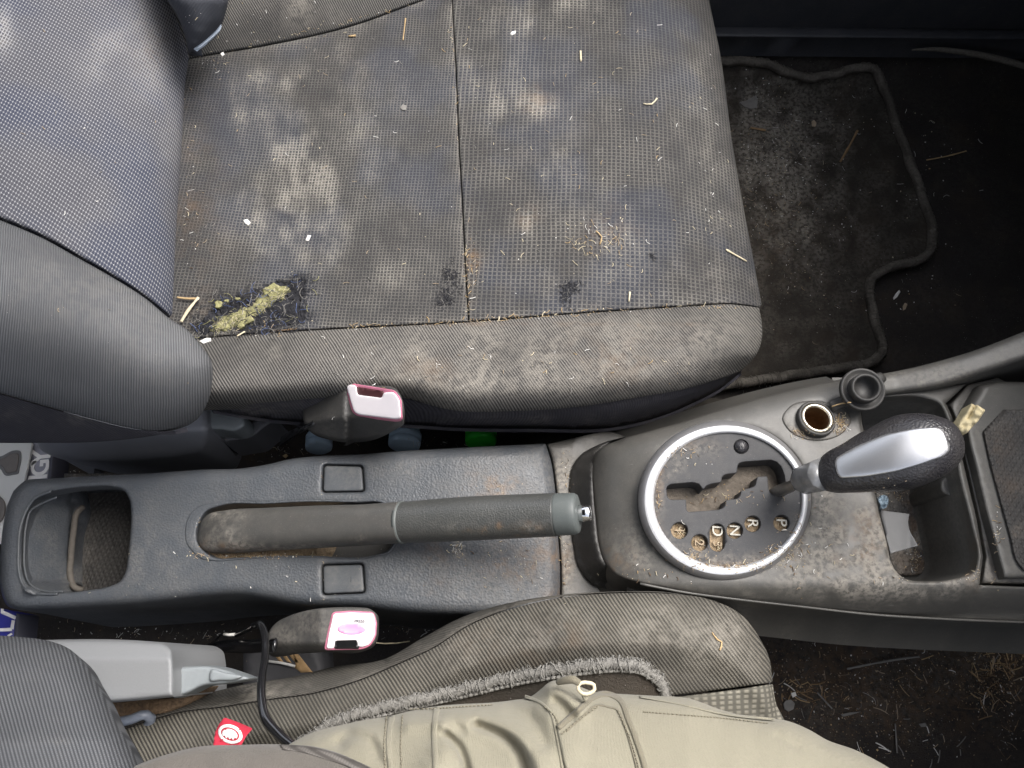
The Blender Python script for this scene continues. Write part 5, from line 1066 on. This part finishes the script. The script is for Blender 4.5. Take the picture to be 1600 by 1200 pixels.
for (x0, y0), (x1, y1), k in (((540, 513), (730, 503), 70), ((735, 502), (870, 492), 110), ((870, 492), (1080, 478), 60), ((1080, 478), (1180, 481), 20), ((728, 380), (733, 503), 40), ((705, 40), (716, 230), 14), ((350, 82), (640, 8), 50)):
    for _ in range(k):
        t = random.random(); x, y = x0 + (x1 - x0) * t + random.gauss(0, 1), y0 + (y1 - y0) * t + random.gauss(0, 1.8); p, n, o = hit(x, y); n = Vector((0, 0, 1))
        if random.random() < .5: L.strand(p, n, random.uniform(.002, .006), random.uniform(.00015, .0003), random.choice((1, 2, 3, 2)), .8)
        else: L.crumb(p, n, random.uniform(.0003, .0009), random.choice((0, 1, 1, 2, 3, 5)))
L.build('seam_chaff', mw, 'tan chaff caught along the seams of the passenger cushion', 'chaff')
scatter('mat_debris', 'grey grit and crumbs on the passenger floor mat', 'grit', [
    (1205, 245, 64, 74, 620, [3, 3, 1, 1, 6, 2], (.4, 1.3), .15, (3, 9)), (1225, 330, 74, 64, 420, [2, 3, 1, 1, 6, 2], (.35, 1.1), .12, (3, 9)), (1260, 440, 80, 90, 130, [3, 2, 1, 1, 4, 2], (.4, 1.2), .15, (3, 10)),
    (1190, 150, 40, 30, 40, [5, 1, 0, 1, 3, 0], (.5, 1.4), .1, (3, 8)), (1320, 250, 60, 120, 60, [5, 1, 1, 1, 3, 0], (.5, 1.5), .2, (3, 10)), (1440, 260, 70, 120, 50, [7, 1, 1, 2, 2, 0], (.5, 1.6), .2, (4, 12)),
    (1430, 440, 60, 60, 26, [6, 2, 1, 1, 2, 0], (.5, 1.6), .2, (4, 12)), (1200, 600, 60, 8, 50, [6, 2, 0, 1, 3, 0], (.4, 1.1), .2, (3, 8)), (1000, 660, 70, 14, 80, [4, 3, 1, 1, 3, 2], (.3, .9), .3, (3, 8))], mw, ('side_bolster', 'front_cushion_panel', 'front_deck', 'side_rail'))
scatter('gap_debris', 'specks and grit in the dark gaps beside the centre console', 'grit', [
    (430, 700, 70, 14, 60, [4, 3, 1, 1, 3, 2], (.4, 1.1), .2, (3, 9)), (680, 690, 80, 8, 36, [4, 2, 1, 1, 3, 1], (.3, .9), .3, (3, 8)), (160, 735, 70, 8, 22, [4, 2, 1, 1, 3, 1], (.4, 1.0), .2, (3, 8)),
    (200, 985, 120, 12, 60, [5, 2, 1, 1, 3, 1], (.4, 1.2), .2, (3, 8)), (340, 1000, 50, 24, 40, [4, 2, 1, 1, 3, 1], (.4, 1.0), .3, (3, 9)), (640, 985, 50, 20, 40, [4, 2, 1, 1, 3, 1], (.4, .9), .3, (3, 9))], mw, ('buckle_cover', 'release_button', 'recliner_cover', 'side_panel', 'rear_shell', 'backrest_side', 'recliner_lever'))
scatter('console_grit', 'brown grit and dust crumbs on the centre console', 'grit', [
    (1150, 885, 70, 6, 150, [1, 6, 3, 2, 0, 2], (.25, .7), .3, (2, 4)), (1080, 868, 22, 8, 70, [1, 6, 3, 2, 0, 2], (.25, .7), .3, (2, 4)), (1215, 862, 20, 10, 70, [1, 6, 3, 2, 0, 2], (.25, .7), .3, (2, 4)), (1060, 705, 30, 8, 50, [1, 4, 2, 1, 0, 3], (.25, .6), .3, (2, 4)), (1028, 770, 4, 50, 50, [0, 4, 2, 1, 0, 4], (.25, .6), .2, (2, 4)), (1248, 830, 5, 30, 40, [1, 5, 2, 2, 0, 2], (.25, .6), .3, (2, 4)),
    (1080, 715, 60, 26, 30, [2, 5, 1, 2, 2, 0], (.2, .5), .3, (2, 4)), (1062, 829, 9, 9, 60, [1, 4, 5, 4, 0, 3], (.3, .8), .6, (2, 6)), (1093, 848, 9, 9, 30, [1, 4, 3, 3, 0, 3], (.25, .6), .4, (2, 4)), (1121, 852, 6, 9, 26, [1, 4, 3, 3, 0, 3], (.25, .6), .4, (2, 4)), (1222, 826, 8, 5, 22, [1, 4, 3, 2, 0, 3], (.25, .6), .3, (2, 4)),
    (1150, 775, 70, 14, 60, [0, 5, 3, 2, 0, 4], (.25, .7), .3, (2, 5)), (1312, 665, 10, 12, 110, [1, 5, 5, 4, 0, 4], (.3, .8), .6, (2, 6)), (1252, 678, 14, 8, 60, [1, 5, 3, 2, 0, 4], (.25, .7), .3, (2, 4)), (1275, 862, 60, 60, 50, [3, 4, 2, 2, 1, 2], (.2, .6), .3, (2, 4)), (1440, 905, 60, 6, 40, [3, 5, 1, 2, 0, 1], (.2, .6), .2, (2, 4)),
    (1430, 870, 14, 24, 90, [1, 6, 3, 2, 1, 3], (.3, .8), .3, (2, 5)), (1400, 770, 20, 14, 40, [1, 5, 3, 2, 1, 3], (.3, .8), .4, (2, 5)), (1556, 860, 4, 50, 70, [2, 5, 2, 2, 0, 3], (.25, .7), .3, (2, 4)), (1520, 895, 14, 10, 40, [1, 5, 2, 2, 0, 3], (.25, .7), .2, (2, 4)), (1240, 870, 8, 40, 40, [1, 5, 4, 3, 0, 2], (.25, .6), .5, (2, 5)),
    (400, 868, 90, 3, 200, [1, 6, 4, 3, 0, 3], (.3, .9), .3, (2, 5)), (480, 788, 70, 3, 60, [1, 4, 2, 2, 1, 3], (.25, .7), .3, (2, 4)), (312, 830, 4, 20, 30, [1, 5, 2, 2, 0, 3], (.25, .7), .3, (2, 4)), (715, 858, 10, 16, 60, [5, 2, 0, 3, 1, 0], (.25, .6), .2, (2, 4)), (790, 880, 50, 30, 60, [2, 5, 2, 2, 1, 3], (.2, .6), .2, (2, 4)), (822, 824, 14, 5, 70, [1, 7, 2, 1, 0, 2], (.2, .5), .1, (2, 3)), (790, 835, 30, 4, 30, [1, 5, 1, 1, 0, 5], (.2, .5), .1, (2, 3)), (770, 768, 40, 14, 60, [1, 4, 1, 1, 0, 6], (.2, .5), .1, (2, 3)),
    (504, 905, 1.5, 22, 50, [2, 6, 2, 2, 0, 2], (.25, .6), .1, (2, 3)), (503, 748, 1.5, 22, 24, [2, 4, 1, 2, 0, 2], (.2, .5), .1, (2, 3)), (450, 900, -400, 50, 60, [5, 1, 0, 1, 3, 0], (.15, .4), .3, (1, 3)), (118, 905, 6, 14, 60, [1, 6, 2, 1, 1, 3], (.25, .7), .1, (2, 3)), (880, 880, 12, 50, 50, [2, 5, 2, 2, 1, 4], (.2, .6), .2, (2, 4)), (885, 740, 10, 40, 40, [2, 4, 2, 2, 1, 3], (.2, .6), .3, (2, 4)), (1020, 900, 60, 14, 40, [2, 4, 3, 2, 1, 4], (.2, .5), .4, (2, 4))], mw)
dm = [M['straw'], M['twig'], M['ash'], M['brown'], M['crumb2'], M['crumb']]
scatter('footwell_litter', 'dark litter of straw, grit and leaf bits in the driver footwell', 'litter', [
    (1574, 1035, 40, 26, 150, [2, 5, .6, 6, 2, 0], (.5, 1.6), .45, (5, 15)), (1545, 1080, 30, 24, 60, [3, 4, 1, 3, 2, 1], (.5, 1.5), .5, (6, 20)), (1250, 1080, 34, 18, 70, [2, 4, 2, 3, 2, 1], (.5, 1.6), .55, (6, 20)), (1310, 1090, 70, 40, 120, [1, 3, 1.2, 6, 3, .4], (.5, 1.7), .3, (4, 12)),
    (1330, 1085, -130, 70, 700, [.5, 1, .6, 8, 3, .2], (.4, 1.3), .04, (4, 10)), (1540, 1060, 60, 50, 500, [1, 2, .4, 7, 3, .2], (.4, 1.3), .06, (4, 10)), (1440, 1100, -150, 90, 260, [.5, 1, 1, 6, 3, .6], (.3, 1.0), .04, (4, 10)),
    (1420, 1080, 100, 50, 90, [1, 1, 1.5, 6, 2, .5], (.4, 1.4), .25, (5, 16)), (1580, 1130, 20, 40, 50, [2, 2, 2, 2, 3, 3], (.5, 1.5), .2, (5, 14)), (1350, 1010, 120, 20, 50, [1, 1, 4, 2, 2, 1], (.4, 1.1), .2, (4, 10)), (1230, 985, 30, 14, 26, [1, 1, 4, 1, 2, 4], (.5, 1.4), .1, (4, 10)), (1420, 1160, 100, 30, 46, [1, 1, 3, 2, 2, 3], (.5, 1.5), .35, (6, 18))], dm, ('trousers', 'lower_side', 'seat_panel', 'seat_bolster', 'front_deck'))

# single bits that can be pointed out
def bit_straw(name, label, cat, pts, r_px, mat, lift=.0012, group=None):
    w = [];
    for x, y in crom(pts, False, 6): p, n, o = hit(x, y); w.append(p + Vector((0, 0, lift)))
    m_ = mpp(pts[0][0], pts[0][1], w[0].z); k = len(w); rr = [r_px * m_ * (.75 + .5 * random.random()) for _ in w]
    V, Fc = tube_geo(w, rr, 7, flat=.6); V = np.array(V); return tag(mesh(name, V, Fc, mat, None, uv=V[:, :2]), label, cat, group)
def bit_chip(name, label, cat, outline, mat, th=.0012, lift=.0008, sm=False):
    c = np.mean(outline, 0); p, n, o = hit(*c); z0 = p.z + lift
    return tag(hf(name, crom(outline, True, 2) if sm else poly(outline, 1.5), lambda x, y: z0 + .0006 * vnoise(x / 3, y / 3, 3), mat, None, step=2, roll=(.8, .0003), wall=[(th, 0)]), label, cat)
bit_straw('twig', 'thick brown twig lying across the middle of the floor mat', 'twig', [(1312, 254), (1327, 228), (1339, 205)], 1.9, M['twig'], .002)
bit_straw('straw', 'thin tan straw right of the floor mat binding', 'straw', [(1446, 252), (1478, 246), (1508, 238)], 1.2, M['straw'], .003)
bit_straw('straw', 'pale straw lying at the rounded front edge of the passenger cushion', 'straw', [(1134, 391), (1148, 399), (1166, 409)], 1.6, M['pale'])
bit_straw('twig', 'pale twig standing up at the left end of the torn hole', 'twig', [(286, 506), (297, 488), (313, 468)], 2.6, M['pale'], .004)
bit_straw('twig', 'short tan twig lying flat above the torn hole', 'twig', [(279, 467), (296, 469), (312, 469)], 1.7, M['straw'], .003)
bit_straw('twig', 'orange brown splinter along the seam below the torn hole', 'twig', [(428, 519), (446, 518), (465, 516)], 1.4, M['twig'], .003)
bit_straw('straw', 'short cream straw below the torn hole on the bolster seam', 'straw', [(373, 528), (385, 521)], 1.6, M['pale'], .004)
bit_straw('straw', 'stiff cream straw upright on the upper front cushion panel', 'straw', [(907, 81), (907.5, 97)], 1.6, M['pale'])
bit_straw('straw', 'long thin orange straw near the upper cushion seam', 'straw', [(634, 30), (630, 64)], 1.0, M['straw'])
bit_straw('straw', 'curled pale stalk on the upper right of the front cushion panel', 'straw', [(1005, 163), (1018, 164), (1026, 155)], 1.2, M['pale'])
bit_straw('straw', 'curved tan stalk among chaff on the front cushion panel', 'straw', [(931, 362), (940, 371), (937, 383)], 1.1, M['straw'])
bit_straw('straw', 'small cream straw near the front corner of the cushion', 'straw', [(984, 457), (982.5, 472)], 1.3, M['pale'])
bit_straw('twig', 'branched tan twig bit on the driver bolster', 'twig', [(1112, 988), (1120, 999), (1127, 1003), (1124, 1016)], 1.3, M['straw'])
bit_straw('grass_stem', 'long bent grass stem across the driver footwell', 'stem', [(1320, 1045), (1360, 1037), (1400, 1030), (1432, 1026)], 1.7, M['ash'], .006)
bit_straw('straw', 'thin straw lying over the edge of the power socket', 'straw', [(1297, 637), (1312, 632), (1328, 630)], 1.2, M['straw'], .002)
bit_straw('straw', 'grey straw on the dark floor below the long stem', 'straw', [(1275, 1082), (1298, 1107)], 1.3, M['ash'], .004)
bit_straw('straw', 'pale grey stalk low in the driver footwell', 'straw', [(1396, 1130), (1399, 1176)], 1.2, M['ash'], .004)
bit_straw('twig', 'short tan strip on the dusty part of the floor mat', 'twig', [(1172, 201), (1184, 203), (1196, 205)], 2.2, M['twig'], .002)
bit_straw('straw', 'tan stalk on the top edge of the seat bolster seam', 'straw', [(545, 58), (556, 57)], 1.6, M['straw'])
bit_chip('paper_scrap', 'torn grey paper scrap on the floor mat near the seat', 'paper scrap', [(1155, 160), (1166, 157), (1175, 152), (1182, 149), (1184, 158), (1183, 168), (1174, 170), (1163, 167)], M['ash'])
bit_chip('paint_flake', 'white arrow shaped flake left on the rear cushion panel', 'flake', [(380, 344), (386, 342), (391, 347), (388, 352), (383, 349)], M['crumb'])
bit_chip('paint_flake', 'white pointed flake right of the arrow shaped one', 'flake', [(477, 376), (481, 367), (486, 368), (482, 376)], M['crumb'])
bit_chip('paint_flake', 'round white flake in the left end of the torn hole', 'flake', [(336, 495), (341, 492), (345, 496), (343, 502), (337, 502)], M['crumb'], lift=.005)
bit_chip('paint_flake', 'white sliver beneath the torn hole by the backrest bolster', 'flake', [(311, 533), (322, 528), (329, 528), (329, 533), (318, 537)], M['crumb'], lift=.003)
bit_chip('paint_flake', 'white flake in the corner under the upper backrest bolster', 'flake', [(344, 83), (349, 81), (351, 85), (347, 88)], M['crumb'])
bit_chip('rice_grain', 'white oval grain near the top of the front cushion panel', 'grain', [(797, 53), (800, 49), (806, 48), (805, 52), (800, 55)], M['crumb'])
bit_chip('lint_tuft', 'pale grey fluff tuft near the vertical cushion seam', 'fluff', [(625, 168), (629, 163), (635, 165), (634, 172), (628, 172)], M['ash'])
bit_chip('seed', 'tan oval seed on the floor mat above the thick twig', 'seed', [(1268, 190), (1272, 187), (1276, 192), (1274, 198), (1269, 197)], M['crumb2'])
bit_chip('paint_flake', 'white curled flake on carpet right of the mat binding corner', 'flake', [(1396, 465), (1400, 458), (1405, 453), (1407, 456), (1402, 464), (1397, 468)], M['crumb'], lift=.003)
bit_chip('seed', 'tan seed beside the curled white flake on the carpet', 'seed', [(1411, 478), (1414, 473), (1418, 475), (1415, 483), (1411, 485)], M['crumb2'])
bit_chip('dry_leaf', 'round grey leaf beside the driver cushion corner', 'leaf', [(1224, 1100), (1228, 1094), (1236, 1093), (1242, 1099), (1240, 1108), (1232, 1112), (1226, 1108)], M['ash'], lift=.004)
bit_chip('paint_flake', 'white flake on straw beside the driver cushion corner', 'flake', [(1236, 1083), (1243, 1081), (1245, 1087), (1239, 1090)], M['crumb'], lift=.010)
bit_chip('paper_scrap', 'grey paper strip in the middle of the driver footwell', 'paper scrap', [(1314, 1116), (1328, 1113), (1346, 1112), (1330, 1117), (1318, 1120)], M['ash'], lift=.004)
bit_chip('paper_scrap', 'pale scrap pair low in the driver footwell', 'paper scrap', [(1436, 1131), (1446, 1129), (1449, 1135), (1440, 1136)], M['ash'], lift=.004)
bit_chip('bark_chip', 'orange bark chip in the gap left of the rear console', 'bark chip', [(441, 712), (447, 709), (450, 712), (446, 716)], M['straw'], lift=.004)
# foam scrap, grey tab and blue scrap on the console
fs = fillet([(1492, 669), (1507, 647), (1517, 630), (1522, 632), (1523.5, 634), (1526, 632), (1540, 641), (1527, 660), (1522, 664), (1510, 678), (1500, 676)], 2.5, 2)
tag(hf('foam_scrap', fs, lambda x, y: .326 + .003 * vnoise(x / 6, y / 6, 4) + .0003 * (x - 1510) - .004 * np.exp(-((x - 1524 + (y - 632) * .5) / 2.2) ** 2) * (y < 655), M['sponge'], None, step=3, roll=(4, .003), wall=[(.012, 0)]), 'cream foam scrap lying on the front bin edge behind the gear knob', 'foam scrap')
tb = np.vstack([poly([(1375, 797), (1421, 803)], 4, False), crom([(1421, 803), (1419, 815), (1422, 830), (1429, 843), (1434, 852)], False, 3), poly([(1434, 853), (1391, 865), (1383, 835)], 4, False)])
tag(hf('plastic_tab', tb, lambda x, y: .272 + .0003 * (y - 800) - .004 * np.exp(-((x - 1420) / 8) ** 2), M['tab'], None, step=4, roll=(2, .001), wall=[(.006, 0)]), 'grey plastic tab with hollowed edge inside the front console bin', 'plastic tab')
tag(hf('plastic_scrap', crom([(1373, 776), (1380, 773), (1387, 776), (1388, 786), (1384, 794), (1376, 794), (1372, 786)], True, 3), lambda x, y: .276 + .006 * vnoise(x / 4, y / 4, 8), M['glassy'], None, step=3, roll=(3, .003), wall=[(.01, 0)], smooth=False), 'crumpled bluish plastic scrap beside the grey tab in the bin', 'plastic scrap')
